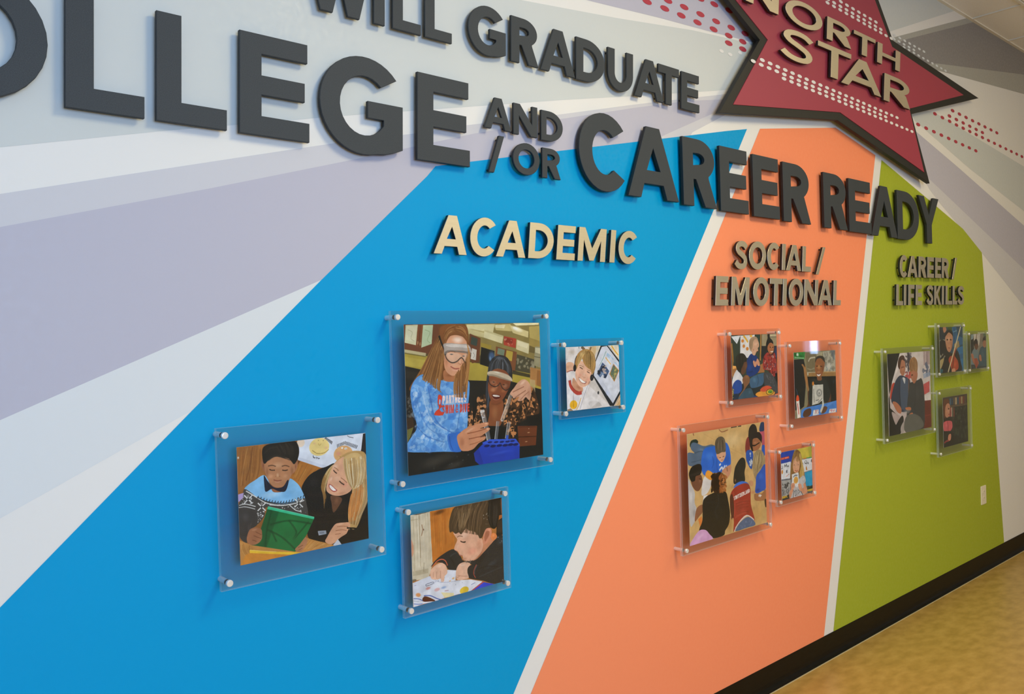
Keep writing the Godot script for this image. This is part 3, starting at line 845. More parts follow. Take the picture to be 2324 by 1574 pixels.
func photo_frames() -> void:
	for f in FRAMES:
		var t := thing("photo_frame", f[0], "picture frame", Vector3(f[1] + f[3] / 2, f[2] + f[4] / 2, 0), "acrylic photo frames on the mural")
		var hw: float = f[3] / 2
		var hh: float = f[4] / 2
		for zz in [[0.0385, 0.0435, "back_panel"], [0.0450, 0.0500, "front_panel"]]:
			var st := tool()
			# the broad faces of the sheet
			for s in [zz[0], zz[1]]:
				quad(st, Vector3(-hw, -hh, s), Vector3(hw, -hh, s), Vector3(hw, hh, s), Vector3(-hw, hh, s), Vector3(0, 0, 1 if s == zz[1] else -1))
			var pn := commit(st, zz[2], mat("acrylic"), t)
			# its saw-cut rim
			var rim := tool()
			for s in [-1.0, 1.0]:
				quad(rim, Vector3(s * hw, -hh, zz[0]), Vector3(s * hw, hh, zz[0]), Vector3(s * hw, hh, zz[1]), Vector3(s * hw, -hh, zz[1]), Vector3(s, 0, 0))
				quad(rim, Vector3(-hw, s * hh, zz[0]), Vector3(hw, s * hh, zz[0]), Vector3(hw, s * hh, zz[1]), Vector3(-hw, s * hh, zz[1]), Vector3(0, s, 0))
			commit(rim, "sawn_edge", mat("acrylic_edge"), pn)
		# the print between the sheets
		var pw: float = f[5] / 2
		var ph: float = f[6] / 2
		var st := tool()
		var c := [Vector3(-pw, -ph, 0.0446), Vector3(pw, -ph, 0.0446), Vector3(pw, ph, 0.0446), Vector3(-pw, ph, 0.0446)]
		var uv := [Vector2(0, 1), Vector2(1, 1), Vector2(1, 0), Vector2(0, 0)]
		for i in [0, 2, 1, 0, 3, 2]:
			st.set_normal(Vector3.BACK)
			st.set_uv(uv[i])
			st.add_vertex(c[i])
		var pr := commit(st, "photo_print", picture(f[9], f[5] / f[6]), t)
		pr.position = Vector3(f[7], f[8], 0)
		st = tool()
		box(st, Vector3(0, 0, 0.0441), Vector3(pw * 2, ph * 2, 0.0008))
		var bk := commit(st, "print_backing", mat("paper"), t)
		bk.position = Vector3(f[7], f[8], 0)
		for sx in [-1.0, 1.0]:
			for sy in [-1.0, 1.0]:
				var at := Vector3(sx * (hw - 0.017), sy * (hh - 0.017), 0)
				st = tool()
				lathe(st, at, [Vector2(0.0, 0.0), Vector2(0.0065, 0.0), Vector2(0.0065, 0.0385)], 18)
				var so := commit(st, "standoff", mat("steel"), t)
				st = tool()
				lathe(st, at, [Vector2(0.0078, 0.0501), Vector2(0.0078, 0.0562), Vector2(0.0070, 0.0572), Vector2(0.0056, 0.0574), Vector2(0.0, 0.0574)], 20)
				commit(st, "cap", mat("steel"), so)


# ---------------------------------------------------------------- the photographs printed in the frames

# Each print is drawn shape by shape on a canvas, in thousandths of its width and height:
# "p" polygon, "c" closed curve, "l" line along a curve (width), "e" soft-edged oval (half axes, turn), "h" strands between two guide lines,
# "n" flecks inside a polygon, "t" lettering (origin, direction along the line, direction up).
const PHOTO_F1 := {"ground": "5a4c2a", "size": 900, "shapes": [
	["p","b09c40",1,[-9,184,268,239,577,294,770,346,1010,398,1012,512,767,438,424,397,247,342,-8,276]],
	["p","c2ae52",0.70,[-10,209,232,263,231,315,-8,267]],
	["p","1b1a1b",1,[-8,272,247,342,442,398,767,431,1012,508,1005,1008,-3,1005]],
	["p","2f2c28",0.80,[-1,301,229,358,227,401,1,351]],
	["n","77736a",0.50,40,7.3,[-7,468,38,471,41,623,-4,610]],
	["p","3d2a1c",1,[-4,619,41,615,47,683,-1,736]],
	["p","6e6c38",1,[1,695,43,682,20,747,0,779]],
	["p","70402a",1,[-5,-7,242,-4,230,203,140,199,-4,159]],
	["p","cfcda8",1,[12,4,92,3,75,139,3,120]],
	["p","e0dcc0",0.60,[18,12,85,12,71,116,9,100]],
	["p","b9c8a4",1,[126,6,194,5,180,134,110,157]],
	["l","90906a",3.3,0.50,[26,35,54,53,44,94,68,112]],
	["l","7f9468",4.2,0.50,[138,38,171,56,152,106,173,128]],
	["p","7d482c",1,[92,3,127,4,109,160,75,146]],
	["l","54301c",4.2,0.80,[109,8,93,151]],
	["l","d0b080",4.2,0.80,[89,113,88,134]],
	["l","d0b080",4.2,0.80,[103,121,102,142]],
	["p","c0b48a",1,[-3,163,141,194,138,214,-3,184]],
	["p","6b6038",0.70,[-3,184,138,214,138,221,-3,193]],
	["p","8e7d48",1,[420,0,1008,-2,1006,360,431,203]],
	["p","d9cfa0",1,[429,5,640,5,623,75,428,44]],
	["p","b0a06a",1,[455,36,614,68,608,102,450,64]],
	["p","c8b87c",1,[630,8,762,7,780,61,648,49]],
	["p","efe6c0",0.70,[645,13,723,12,712,37,644,33]],
	["p","ddd4a8",1,[560,43,705,92,693,148,552,100]],
	["p","c3b888",0.80,[560,43,705,92,703,105,557,56]],
	["p","cfc290",0.90,[428,31,559,67,552,100,427,69]],
	["p","b04030",1,[708,94,806,115,798,185,704,158]],
	["p","7c261c",0.70,[719,105,778,118,772,153,716,138]],
	["n","d8b090",0.60,10,6.9,[714,105,798,121,791,172,710,151]],
	["p","d5caa0",1,[810,122,911,156,902,232,802,193]],
	["p","e6dcba",0.80,[818,131,899,159,893,190,813,162]],
	["p","d8c890",1,[757,13,907,64,902,110,780,72]],
	["e","fff8d8",1.00,815,45,60.9,25.9,15,0.20],
	["e","fffdf0",1.00,801,38,28.2,12.9,15,0.40],
	["p","f2e8b8",1,[782,0,996,0,993,15,807,19]],
	["p","b9a560",1,[913,27,1002,24,1009,142,916,111]],
	["p","a08a4a",1,[911,111,1009,142,1006,208,909,167]],
	["p","6f6038",1,[909,167,1006,208,1005,246,907,218]],
	["p","6a3c26",1,[450,69,530,105,514,273,460,279,431,212]],
	["p","3a4640",1,[463,89,508,108,499,161,453,144]],
	["p","d2ccc0",1,[464,173,498,186,489,260,451,248]],
	["l","8a8078",3.7,0.70,[470,204,481,223,471,242]],
	["p","131518",1,[532,167,633,200,616,324,519,289]],
	["p","a38c34",0.80,[531,136,611,158,604,188,528,164]],
	["e","46658f",0.90,609,239,36.5,55.9,0,0.30],
	["e","8fb0cc",0.70,597,254,13.4,27,0,0.10],
	["p","7c4c2e",1,[644,166,807,214,792,361,629,320]],
	["p","74846e",1,[660,178,712,195,703,238,651,221]],
	["p","b8a044",1,[726,197,777,210,765,280,714,264]],
	["l","4a2818",4.9,0.80,[716,197,697,324]],
	["p","2c2a24",0.80,[770,346,942,394,936,417,764,373]],
	["p","4c4836",1,[808,230,962,280,953,390,788,349]],
	["n","a8a084",0.60,30,12.1,[808,237,956,286,948,375,795,343]],
	["p","9a9474",1,[958,178,1010,182,1009,346,943,319]],
	["p","d8d0b0",0.80,[960,187,1006,193,1004,237,959,223]],
	["l","5a5440",5.2,0.80,[949,253,1010,267]],
	["p","b4804a",1,[913,331,1009,356,1012,493,907,448]],
	["p","8c5c30",0.70,[970,358,1008,366,1012,493,960,471]],
	["p","c0a878",0.80,[905,420,951,432,948,531,907,519]],
	["p","6e3820",1,[794,759,956,776,939,935,802,923]],
	["l","3a1a0e",5,0.90,[793,841,947,854]],
	["l","3a1a0e",4,0.70,[806,768,944,782]],
	["e","d8b084",0.90,883,818,18.6,5.6,0,0.10],
	["e","d8b084",0.90,862,883,16.4,5.6,0,0.10],
	["e","d8d0c0",0.90,886,789,6.2,4.7,0,0.10],
	["p","16181b",1,[-2,834,461,894,803,912,1008,923,1007,1011,-5,1005]],
	["e","4a443c",0.55,199,924,204.3,60.3,-10,0.10],
	["e","6a6258",0.40,312,975,99.3,35,-12,0.10],
	["n","8a8a88",0.50,24,3.3,[23,883,442,914,439,985,19,975]],
	["c","26272c",1,[572,371,586,299,617,249,676,231,734,257,763,327,764,420,746,474,729,381,672,330,614,337,588,390,588,516,576,642,552,729,504,733,522,636,555,513]],
	["h","14151a","5c6470",40,4.8,0.70,[617,256,593,372,577,551,547,729],[586,299,563,424,548,567,509,729]],
	["h","17181c","8a93a0",46,3.8,0.70,[595,336,616,274,675,236],[759,382,751,317,699,251]],
	["e","8894a8",0.45,670,251,58.8,18.2,5,0.10],
	["c","4a3020",1,[449,594,474,542,512,519,552,511,558,604,540,737,412,719,428,672]],
	["c","4a3020",1,[686,625,714,526,782,569,844,537,918,486,948,526,980,662,941,715,869,717,786,755,763,845,703,829,681,753]],
	["n","cf8e5c",0.90,90,12,[449,594,512,519,552,511,540,737,412,719]],
	["n","1c1412",0.90,70,9.2,[449,594,512,519,552,511,540,737,412,719]],
	["n","cf8a55",0.90,190,12.7,[686,625,714,526,782,569,918,486,980,662,869,717,786,755,763,845,703,829]],
	["n","1a1210",0.90,150,10.8,[686,625,714,526,782,569,918,486,980,662,869,717,786,755,763,845,703,829]],
	["c","101114",1,[456,541,484,534,485,615,460,684,454,630]],
	["p","121215",0.90,[869,698,1006,684,1008,779,877,765]],
	["c","8c5030",1,[589,552,679,556,686,625,659,741,569,731,579,642]],
	["e","b07850",0.55,621,646,38.7,81.6,0,0.10],
	["e","5a2e1c",0.70,634,574,48.6,20,0,0.10],
	["p","0e0f12",1,[554,730,708,754,708,850,547,824]],
	["c","8a4c30",1,[581,407,594,354,643,328,711,347,748,400,746,455,715,513,679,560,634,582,601,567,581,516,573,461]],
	["e","d09468",0.80,670,382,58.8,27.3,10,0.10],
	["e","c88a60",0.80,613,477,32.8,25.3,0,0.10],
	["e","b07048",0.60,690,492,27.5,20.1,0,0.10],
	["e","5c2e1e",0.50,726,463,25.8,55,0,0.10],
	["e","d09068",0.60,638,456,15.5,30.8,0,0.10],
	["c","c8b8a0",1,[575,348,628,343,710,368,756,399,759,427,699,404,627,378,580,373]],
	["c","9a8a74",0.90,[580,364,627,370,699,399,758,423,757,428,694,409,624,383,580,375]],
	["e","efe8da",0.80,651,357,38.9,7.3,12,0.10],
	["l","2a2426",5.7,0.90,[581,407,591,437,624,456,653,449,667,429]],
	["l","2a2426",5.8,0.90,[670,433,682,467,711,489,741,473,752,437]],
	["e","d8b8a0",0.35,615,423,32.8,21.7,0,0.10],
	["e","d8b8a0",0.35,708,456,33.6,23.8,0,0.10],
	["e","1a0e0c",0.90,618,423,14.4,5.4,8,0.10],
	["e","1a0e0c",0.90,695,447,14.7,5.5,10,0.10],
	["c","5a1a18",1,[603,510,636,513,670,527,655,544,626,545,607,529]],
	["c","f2e6dc",1,[609,514,641,518,663,529,636,531,613,524]],
	["l","b06a58",4.8,0.80,[602,531,623,551,654,551]],
	["l","c0b8b0",25.9,0.55,[750,522,716,609,673,711]],
	["l","f0ece8",4,0.80,[738,528,704,608,664,700]],
	["l","4a4038",4,0.70,[762,530,729,620,686,715]],
	["e","e8e4e0",0.70,672,707,13.7,9.1,0,0.10],
	["c","d4a286",1,[742,515,776,476,812,437,857,418,899,447,913,505,909,561,892,575,869,553,843,574,802,573,814,544,773,554,759,535]],
	["l","8a5640",6,0.70,[764,507,815,488,857,473]],
	["l","8a5640",6,0.70,[778,550,824,526,871,502]],
	["l","8a5640",5.1,0.70,[823,572,854,542,896,513]],
	["e","f0cdb6",0.70,847,443,38.8,16.7,-25,0.10],
	["e","b07a5e",0.50,896,522,18.6,42.2,0,0.10],
	["c","74441f",1,[240,19,277,3,348,-1,420,9,440,62,441,133,451,212,432,326,422,450,409,546,364,544,329,504,324,407,281,361,248,428,225,452,193,407,143,369,83,374,41,438,24,420,76,339,121,274,166,192,203,116,231,74]],
	["h","5a3216","c08a52",120,5.2,0.75,[231,74,166,192,103,307,27,437],[311,42,253,178,222,314,225,452]],
	["c","5f9ee0",1,[31,437,65,364,118,335,177,356,245,385,324,400,424,397,437,451,421,591,407,745,356,752,346,795,361,881,227,871,-2,840,-2,787,50,717,64,668,37,547]],
	["n","a8d0f4",0.45,150,21.5,[35,438,118,342,245,393,424,405,411,741,338,759,228,867,1,833,55,692,39,547]],
	["n","3a78c8",0.40,120,18.2,[35,438,118,342,245,393,424,405,411,741,338,759,228,867,1,833,55,692,39,547]],
	["n","dcecfb",0.40,60,13.2,[39,438,142,378,168,602,214,762,58,836,4,821,55,675]],
	["l","3a6cb8",7.6,0.60,[145,420,163,516,184,629,234,703,303,750]],
	["l","4a80cc",6.7,0.50,[71,491,92,594,147,703,249,775]],
	["l","cfe4fa",6.7,0.50,[113,478,135,582,183,672,268,733]],
	["l","3a6cb8",7.2,0.50,[368,445,373,551,351,664,339,733]],
	["l","3466b0",5.8,0.50,[64,676,128,752,247,809]],
	["c","3472cc",1,[271,760,320,752,358,751,344,799,365,884,298,878,275,830]],
	["l","2050a0",5.3,0.70,[284,770,287,823,307,874]],
	["t","PANTHERS","f4dcd8",242.1,546.8,24.4,0.2,3,-56.8,0.30],
	["t","SWIM & DIVE","d8432e",237,613.8,23.4,0.4,3,-58.5,0.30],
	["c","d8432e",1,[216,482,241,497,232,548,243,562,221,581,244,614,237,624,185,616,194,592,217,572,209,533]],
	["c","8cc0f0",0.90,[222,512,230,522,225,547,217,542]],
	["c","b8764e",1,[261,316,335,347,327,390,311,399,259,385]],
	["e","8a5030",0.60,299,353,35.5,17.3,0,0.10],
	["c","dca07c",1,[272,144,296,93,345,77,399,92,426,128,426,203,411,255,398,311,353,348,321,359,287,340,264,299,262,222]],
	["e","fbe2d0",0.95,363,112,54.2,34.9,5,0.10],
	["e","eab898",0.60,328,285,44.8,26.1,0,0.10],
	["e","c07c58",0.60,276,265,19.4,51.8,0,0.10],
	["e","f0c4a8",0.60,374,261,12.6,29.7,0,0.10],
	["e","e8947c",0.35,301,284,23.1,15.6,0,0.10],
	["h","7a4824","b88450",34,4.3,0.80,[242,19,256,92,252,195,258,316],[312,4,293,59,272,144,261,247]],
	["c","84502a",1,[239,32,295,3,384,3,428,35,439,124,425,123,390,83,345,70,309,85,281,127,263,196,246,126]],
	["h","6a3c1a","c8925c",30,4.5,0.75,[348,4,294,24,257,83],[346,51,296,76,267,144]],
	["h","6a3c1a","c8925c",30,4.5,0.75,[348,4,401,22,439,88],[355,51,399,70,434,115]],
	["l","17171b",12.2,0.95,[232,79,248,131,271,179,273,213]],
	["c","b0a49c",1,[262,137,308,132,379,141,429,143,454,170,457,207,422,194,377,185,332,185,292,181,265,206,264,170]],
	["c","d8d0ca",0.80,[276,144,334,140,424,151,443,172,378,164,307,159]],
	["c","7c726c",0.90,[266,196,293,180,341,184,422,194,457,207,452,218,413,206,341,196,296,194,269,213]],
	["c","e9cdb8",0.45,[278,205,332,199,376,211,384,232,347,260,320,266,293,247]],
	["c","e9cdb8",0.45,[396,219,431,210,451,221,434,256,415,268,400,245]],
	["l","3c3432",7,0.85,[270,206,281,240,313,267,349,262,380,237,395,245,410,269,434,259,452,221]],
	["e","31414c",0.90,315,210,17.8,6.1,5,0.10],
	["e","31414c",0.90,400,226,12.7,6.1,5,0.10],
	["l","6a4430",4.4,0.70,[292,195,319,189,343,197]],
	["l","9a4a40",6.2,0.90,[306,293,335,310,368,310]],
	["l","e8b0a0",4.4,0.70,[314,316,336,324,361,321]],
	["l","a86848",4.5,0.70,[363,274,378,284,383,271]],
	["h","5e3618","c08c54",120,5.2,0.80,[257,195,248,316,226,435,242,475],[230,91,164,243,127,326,100,375]],
	["h","6a3e1c","b88450",90,5.4,0.85,[335,356,323,442,329,521],[436,221,425,379,409,550]],
	["h","8a5426","d8a468",40,4.6,0.70,[425,123,435,229,417,326,388,394],[451,212,442,292,429,397,410,537]],
	["l","c8ccd2",30.2,0.50,[525,623,542,692,558,766,570,854]],
	["l","f4f6f8",4.7,0.80,[514,627,530,700,559,848]],
	["l","5a5c60",3.8,0.70,[540,625,553,694,580,850]],
	["c","e8e8ea",0.80,[511,616,537,613,542,629,514,632]],
	["e","f6f6f8",0.90,533,668,17,5.4,0,0.10],
	["l","9aa0a8",23.3,0.55,[643,707,633,775,621,842]],
	["l","e4e8ec",3.9,0.80,[633,706,613,838]],
	["l","9aa0a8",23.8,0.50,[727,723,715,784,703,843]],
	["l","e4e8ec",3.9,0.70,[717,724,695,837]],
	["l","d8dce0",4,0.60,[739,724,715,839]],
	["p","3258d0",1,[517,847,577,830,777,851,809,898,802,917,555,898]],
	["p","2040b4",1,[453,912,521,857,807,907,803,1001,495,1003,462,970]],
	["p","1a3498",0.80,[453,912,490,884,523,997,495,1003,462,970]],
	["e","4468e0",0.40,650,937,138.5,18.2,-4,0.10],
	["e","141f5c",1.00,552,874,23.8,10.8,0,0.75],
	["e","141f5c",1.00,599,882,24.1,10.9,0,0.75],
	["e","141f5c",1.00,648,884,24.4,10.9,0,0.75],
	["e","141f5c",1.00,693,888,24.6,11,0,0.75],
	["e","141f5c",1.00,736,889,24.9,11.1,0,0.75],
	["e","141f5c",1.00,776,893,25.2,11.1,0,0.75],
	["e","182468",1.00,576,851,20.1,8.1,0,0.75],
	["e","182468",1.00,624,856,20.3,8.2,0,0.75],
	["e","182468",1.00,667,860,20.5,8.2,0,0.75],
	["e","182468",1.00,712,863,20.8,8.3,0,0.75],
	["e","182468",1.00,751,864,21,8.3,0,0.75],
	["l","3a62d8",19.8,0.90,[712,817,707,857]],
	["c","d2916c",1,[335,785,365,753,403,731,468,713,557,705,569,721,552,734,504,744,572,746,575,763,540,784,502,805,544,805,537,827,491,848,450,883,397,890,357,872]],
	["l","96553a",6.4,0.75,[410,769,485,762,551,749]],
	["l","96553a",6.4,0.75,[420,808,493,802,538,798]],
	["l","a0603e",5.5,0.70,[426,849,482,840,520,827]],
	["e","f0c0a0",0.60,429,747,55.4,14.2,-20,0.10],
	["e","f2cbb0",0.80,552,715,15.2,8.1,0,0.10],
	["e","f2cbb0",0.80,562,755,13.3,7.2,0,0.10],
	["e","a8684a",0.50,371,824,25.4,44,0,0.10]]}
const PHOTO_F2 := {"ground": "9a622e", "size": 760, "shapes": [
	["p","a46a32",1,[-4,-1,193,-1,193,267,53,353,-1,386]],
	["h","7c4a20","c08848",70,4.3,0.55,[26,3,11,179,13,378],[184,0,168,200,138,302]],
	["l","6a3c1a",7,0.50,[112,13,90,168,59,291]],
	["l","d8a868",4.4,0.50,[78,9,46,162,23,327]],
	["p","b4712e",1,[440,171,610,265,494,399,465,416,373,337]],
	["h","8a5220","d09850",36,4.7,0.60,[444,183,413,277,392,339],[595,263,535,338,474,418]],
	["p","6c3e1e",0.80,[396,275,463,185,443,171,411,200]],
	["p","e2e8f4",1,[443,1,1005,-2,989,80,943,192,765,247,723,275,624,271,444,174]],
	["p","c8d0e2",0.60,[444,174,624,271,723,275,625,240,455,151]],
	["e","f2dcc4",1.00,470,23,32.3,41.5,0,0.85],
	["e","f0d68a",1.00,614,79,82.6,84.3,0,0.92],
	["e","e8b890",0.60,578,44,17.4,15.5,0,0.10],
	["e","e8b090",0.60,669,94,19.8,17.8,0,0.10],
	["l","a88840",4.8,0.90,[557,103,599,138,653,137,689,113]],
	["e","4a3a20",1.00,608,20,5.8,4.4,0,0.10],
	["e","4a3a20",1.00,647,27,5.9,4.4,0,0.10],
	["l","b89848",3.9,0.80,[607,48,616,66,630,53]],
	["l","26262a",4.9,0.90,[658,9,673,2]],
	["l","26262a",4.9,0.90,[664,16,678,7]],
	["l","26262a",4.9,0.90,[671,24,684,12]],
	["l","26262a",4.9,0.90,[678,31,690,17]],
	["l","26262a",4.9,0.90,[684,39,696,22]],
	["l","26262a",5,0.90,[691,46,702,27]],
	["l","26262a",5,0.90,[698,54,707,32]],
	["l","26262a",5,0.90,[704,61,713,37]],
	["l","26262a",5,0.90,[711,69,719,43]],
	["e","e2ae74",1.00,807,170,81.8,79.3,0,0.92],
	["e","e8988a",0.60,767,162,28.3,27.1,0,0.10],
	["e","f4f0ea",1.00,829,125,14.3,12.5,0,0.60],
	["e","2a2420",1.00,831,128,5.1,5.7,0,0.10],
	["e","f4f0ea",1.00,799,115,10.1,10.2,0,0.60],
	["l","8a5a34",4,0.80,[777,192,802,201,828,189]],
	["l","26262a",5,0.90,[761,105,760,74]],
	["l","26262a",5,0.90,[771,102,771,71]],
	["l","26262a",5,0.90,[782,98,783,68]],
	["l","26262a",5.1,0.90,[792,95,794,65]],
	["l","26262a",5.1,0.90,[802,92,805,61]],
	["l","26262a",5.1,0.90,[812,88,816,58]],
	["l","26262a",5.1,0.90,[823,85,828,55]],
	["l","26262a",5.1,0.90,[833,91,839,61]],
	["l","26262a",5.1,0.90,[843,96,850,66]],
	["l","26262a",5.1,0.90,[853,102,861,72]],
	["l","26262a",5.1,0.90,[863,108,872,78]],
	["l","26262a",5.1,0.90,[873,114,883,84]],
	["l","26262a",5.2,0.90,[883,119,895,90]],
	["l","26262a",5.2,0.90,[893,125,906,96]],
	["l","26262a",5.2,0.90,[904,131,917,101]],
	["l","26262a",5.2,0.90,[914,137,928,107]],
	["l","3a3a40",5.8,0.90,[562,151,567,170,581,174]],
	["l","3a3a40",4.9,0.90,[587,168,592,177,588,183]],
	["l","3a3a40",4.9,0.90,[598,174,606,186,614,180]],
	["l","55555c",5.1,0.80,[844,6,864,22,896,33]],
	["p","242226",1,[979,5,1006,3,1005,232,958,163]],
	["c","131316",1,[465,425,515,335,585,290,664,267,744,255,789,421,889,527,992,567,1011,1002,884,1002,750,1006,622,945,516,896,495,797,509,667,486,508]],
	["e","2c2a2e",0.60,561,386,58.3,66.4,0,0.10],
	["e","3a2e28",0.50,771,645,112.4,68,0,0.10],
	["l","2e2420",17.2,0.45,[510,490,616,518,806,537,993,544]],
	["l","2e2420",17.2,0.45,[504,666,610,696,800,719,987,729]],
	["l","2e2420",17.2,0.45,[502,732,608,763,798,787,985,799]],
	["c","6a4632",1,[695,536,784,579,751,653,710,694,698,610]],
	["e","9a6a4c",0.50,738,594,30.2,45.1,0,0.10],
	["c","c49e62",1,[723,275,776,203,849,161,932,160,996,202,1007,383,1004,616,955,747,898,875,847,865,830,747,851,590,869,513,812,356]],
	["h","8c6030","ecdcb4",130,6.1,0.70,[817,208,843,360,874,502,842,692,842,853],[996,202,1009,384,1006,616,944,768,898,875]],
	["h","a87c44","e0c890",30,5,0.70,[714,263,662,312,620,418,643,601],[745,244,702,317,659,424,640,555]],
	["h","7a5428","b88c50",24,4.9,0.60,[652,333,619,440,635,532,636,667],[671,358,643,466,655,535,642,623]],
	["c","e2ac8a",1,[720,263,776,214,817,208,822,357,867,492,837,538,765,551,700,529,660,482,669,408,693,339]],
	["e","f6d0b4",0.70,738,277,34.2,33.8,0,0.10],
	["e","f2c4a6",0.50,749,392,40.3,45.1,0,0.10],
	["e","d88a72",0.40,808,457,36.7,38.6,0,0.10],
	["e","f4ceb4",0.70,701,384,13.9,29.2,25,0.10],
	["e","c88a68",0.50,775,532,61,18.1,0,0.10],
	["l","3c2a22",8,0.90,[722,307,734,327,749,342]],
	["l","3c2a22",9.1,0.90,[767,415,785,438,807,457]],
	["l","8a5e40",6,0.70,[729,283,751,302,762,320]],
	["l","8a5e40",6.1,0.70,[780,387,808,414,830,444]],
	["c","b4564e",1,[683,427,704,442,729,475,748,498,722,508,697,488,680,454]],
	["c","fdf6f0",1,[688,437,708,454,727,481,738,497,716,496,697,477,686,455]],
	["c","d6b47a",1,[806,218,859,179,931,182,981,252,984,380,953,468,900,511,867,496,832,427,813,333]],
	["h","9a7038","f4e8c8",80,6.1,0.75,[811,219,813,333,840,440,869,501],[972,216,984,357,953,468,899,518]],
	["h","c8783a","e0a864",40,6.2,0.60,[868,524,832,690,837,840],[974,471,947,676,890,827]],
	["c","daa27e",1,[695,836,732,800,797,804,840,816,843,870,817,908,760,937,690,982,637,946,655,903]],
	["l","9c6044",5,0.70,[735,832,786,836,827,850]],
	["l","9c6044",5,0.70,[724,864,775,868,815,882]],
	["l","9c6044",5,0.70,[718,897,764,900]],
	["e","f4c8ac",0.60,766,813,40.6,11.3,0,0.10],
	["l","0c0c0e",10.2,0.95,[816,859,888,879,939,906,998,906]],
	["l","0c0c0e",8.2,0.90,[836,875,803,937,761,986]],
	["l","0c0c0e",7.2,0.90,[834,949,885,977,948,972]],
	["p","b4bcc8",0.85,[580,836,645,844,650,877,587,878]],
	["p","6c7480",0.70,[591,847,630,853,632,869,595,866]],
	["p","c8ced8",1,[698,991,740,947,769,1001,711,1012]],
	["c","8ac4ee",1,[48,373,66,334,120,299,193,267,243,382,297,412,364,324,428,372,468,450,489,541,441,566,202,526,123,470]],
	["e","c0e2fa",0.60,240,446,109.7,42.8,0,0.10],
	["e","5e9cd0",0.40,359,465,55.9,54.2,0,0.10],
	["c","46423f",1,[44,362,82,389,133,445,203,499,311,539,423,539,486,521,500,576,506,672,438,654,210,543,181,618,129,679,113,638,112,553,1,529,0,491,28,423]],
	["l","e6e6e2",7.8,0.90,[56,379,99,418,141,457,202,511,310,551,422,552,482,538]],
	["l","151518",5.3,0.90,[133,445,203,496,311,533,423,535,481,518]],
	["l","16161a",5.3,0.90,[137,457,144,437]],
	["l","16161a",5.3,0.90,[157,469,164,450]],
	["l","16161a",5.4,0.90,[177,481,184,463]],
	["l","16161a",5.4,0.90,[198,492,204,475]],
	["l","16161a",5.4,0.90,[218,502,225,484]],
	["l","16161a",5.4,0.90,[238,511,245,494]],
	["l","16161a",5.4,0.90,[259,518,266,502]],
	["l","16161a",5.5,0.90,[280,525,287,509]],
	["l","16161a",5.5,0.90,[301,528,308,512]],
	["l","16161a",5.5,0.90,[322,532,329,516]],
	["l","16161a",5.5,0.90,[343,532,350,516]],
	["l","16161a",5.6,0.90,[365,533,372,515]],
	["l","16161a",5.6,0.90,[386,531,394,512]],
	["l","16161a",5.6,0.90,[408,527,415,509]],
	["l","16161a",5.6,0.90,[430,523,437,504]],
	["l","16161a",5.7,0.90,[452,518,459,498]],
	["l","16161a",5.7,0.90,[474,512,481,492]],
	["l","e6e6e2",7.8,0.95,[41,412,98,493]],
	["l","e6e6e2",7.8,0.95,[39,483,100,421]],
	["e","1a1a1e",1.00,69,452,8.7,10.5,0,0.70],
	["p","8e8a86",0.90,[71,406,81,425,70,440,60,421]],
	["l","e6e6e2",8,0.95,[137,497,191,574]],
	["l","e6e6e2",8,0.95,[134,564,193,506]],
	["e","1a1a1e",1.00,163,535,8.9,10.6,0,0.70],
	["p","8e8a86",0.90,[165,491,175,509,164,525,154,506]],
	["l","e6e6e2",8.4,0.95,[409,513,470,598]],
	["l","e6e6e2",8.4,0.95,[406,587,473,523]],
	["e","1a1a1e",1.00,439,555,9.4,10.9,0,0.70],
	["p","8e8a86",0.90,[441,507,452,526,440,542,429,523]],
	["l","e6e6e2",6.5,0.90,[366,554,393,591,420,618,458,635]],
	["l","e6e6e2",6,0.90,[5,492,44,488,87,506,120,524]],
	["l","e6e6e2",5.2,0.90,[1,510,43,511,86,529,116,545]],
	["l","e6e6e2",6.3,0.80,[220,529,274,544,329,556]],
	["n","e6e6e2",0.80,60,4.5,[238,532,384,562,497,609,500,654,438,638,224,542]],
	["n","e6e6e2",0.80,50,4.4,[120,576,182,576,171,628,134,674]],
	["n","e6e6e2",0.70,30,4.3,[38,393,115,447,118,501,18,484]],
	["c","3e3a38",1,[-1,531,51,538,116,556,130,673,89,708,59,755,48,822,0,754,-1,638]],
	["e","585250",0.60,48,605,34.8,52.5,0,0.10],
	["l","2a2624",4.3,0.70,[0,733,26,749,56,755]],
	["h","2c2826","5e5854",20,3.5,0.60,[29,665,45,710,53,775],[108,648,90,676,70,726]],
	["c","a46a48",1,[178,127,170,152,175,201,194,236,200,172]],
	["c","b47852",1,[416,184,440,180,437,236,411,282,396,275]],
	["e","7c4830",0.60,184,180,7.1,27.6,0,0.10],
	["e","8a5238",0.60,423,229,7.5,28.3,0,0.10],
	["c","995f3e",1,[239,360,326,373,322,427,278,431,246,415]],
	["c","bd845c",1,[197,140,225,111,289,106,362,126,414,190,415,261,389,301,363,359,320,389,281,390,244,363,211,297,194,225]],
	["e","e0b088",0.60,294,195,55.1,43,0,0.10],
	["e","dca47c",0.60,232,283,36.2,32,0,0.10],
	["e","dca880",0.50,346,300,31.5,30.3,0,0.10],
	["e","e4b890",0.70,288,281,14.6,27.9,0,0.10],
	["e","925c3c",0.50,211,248,16.2,63.9,0,0.10],
	["e","925c3c",0.50,396,263,16.8,54.3,0,0.10],
	["l","2c1c14",6.3,0.95,[228,221,244,232,268,235]],
	["l","2c1c14",6.4,0.95,[323,243,343,250,365,248]],
	["l","4a3020",7.2,0.75,[220,192,249,190,276,204]],
	["l","4a3020",7.3,0.75,[320,210,348,207,377,222]],
	["l","8e4a3c",6.3,0.95,[256,317,281,330,316,330]],
	["l","d89888",4.5,0.70,[267,338,285,345,304,344]],
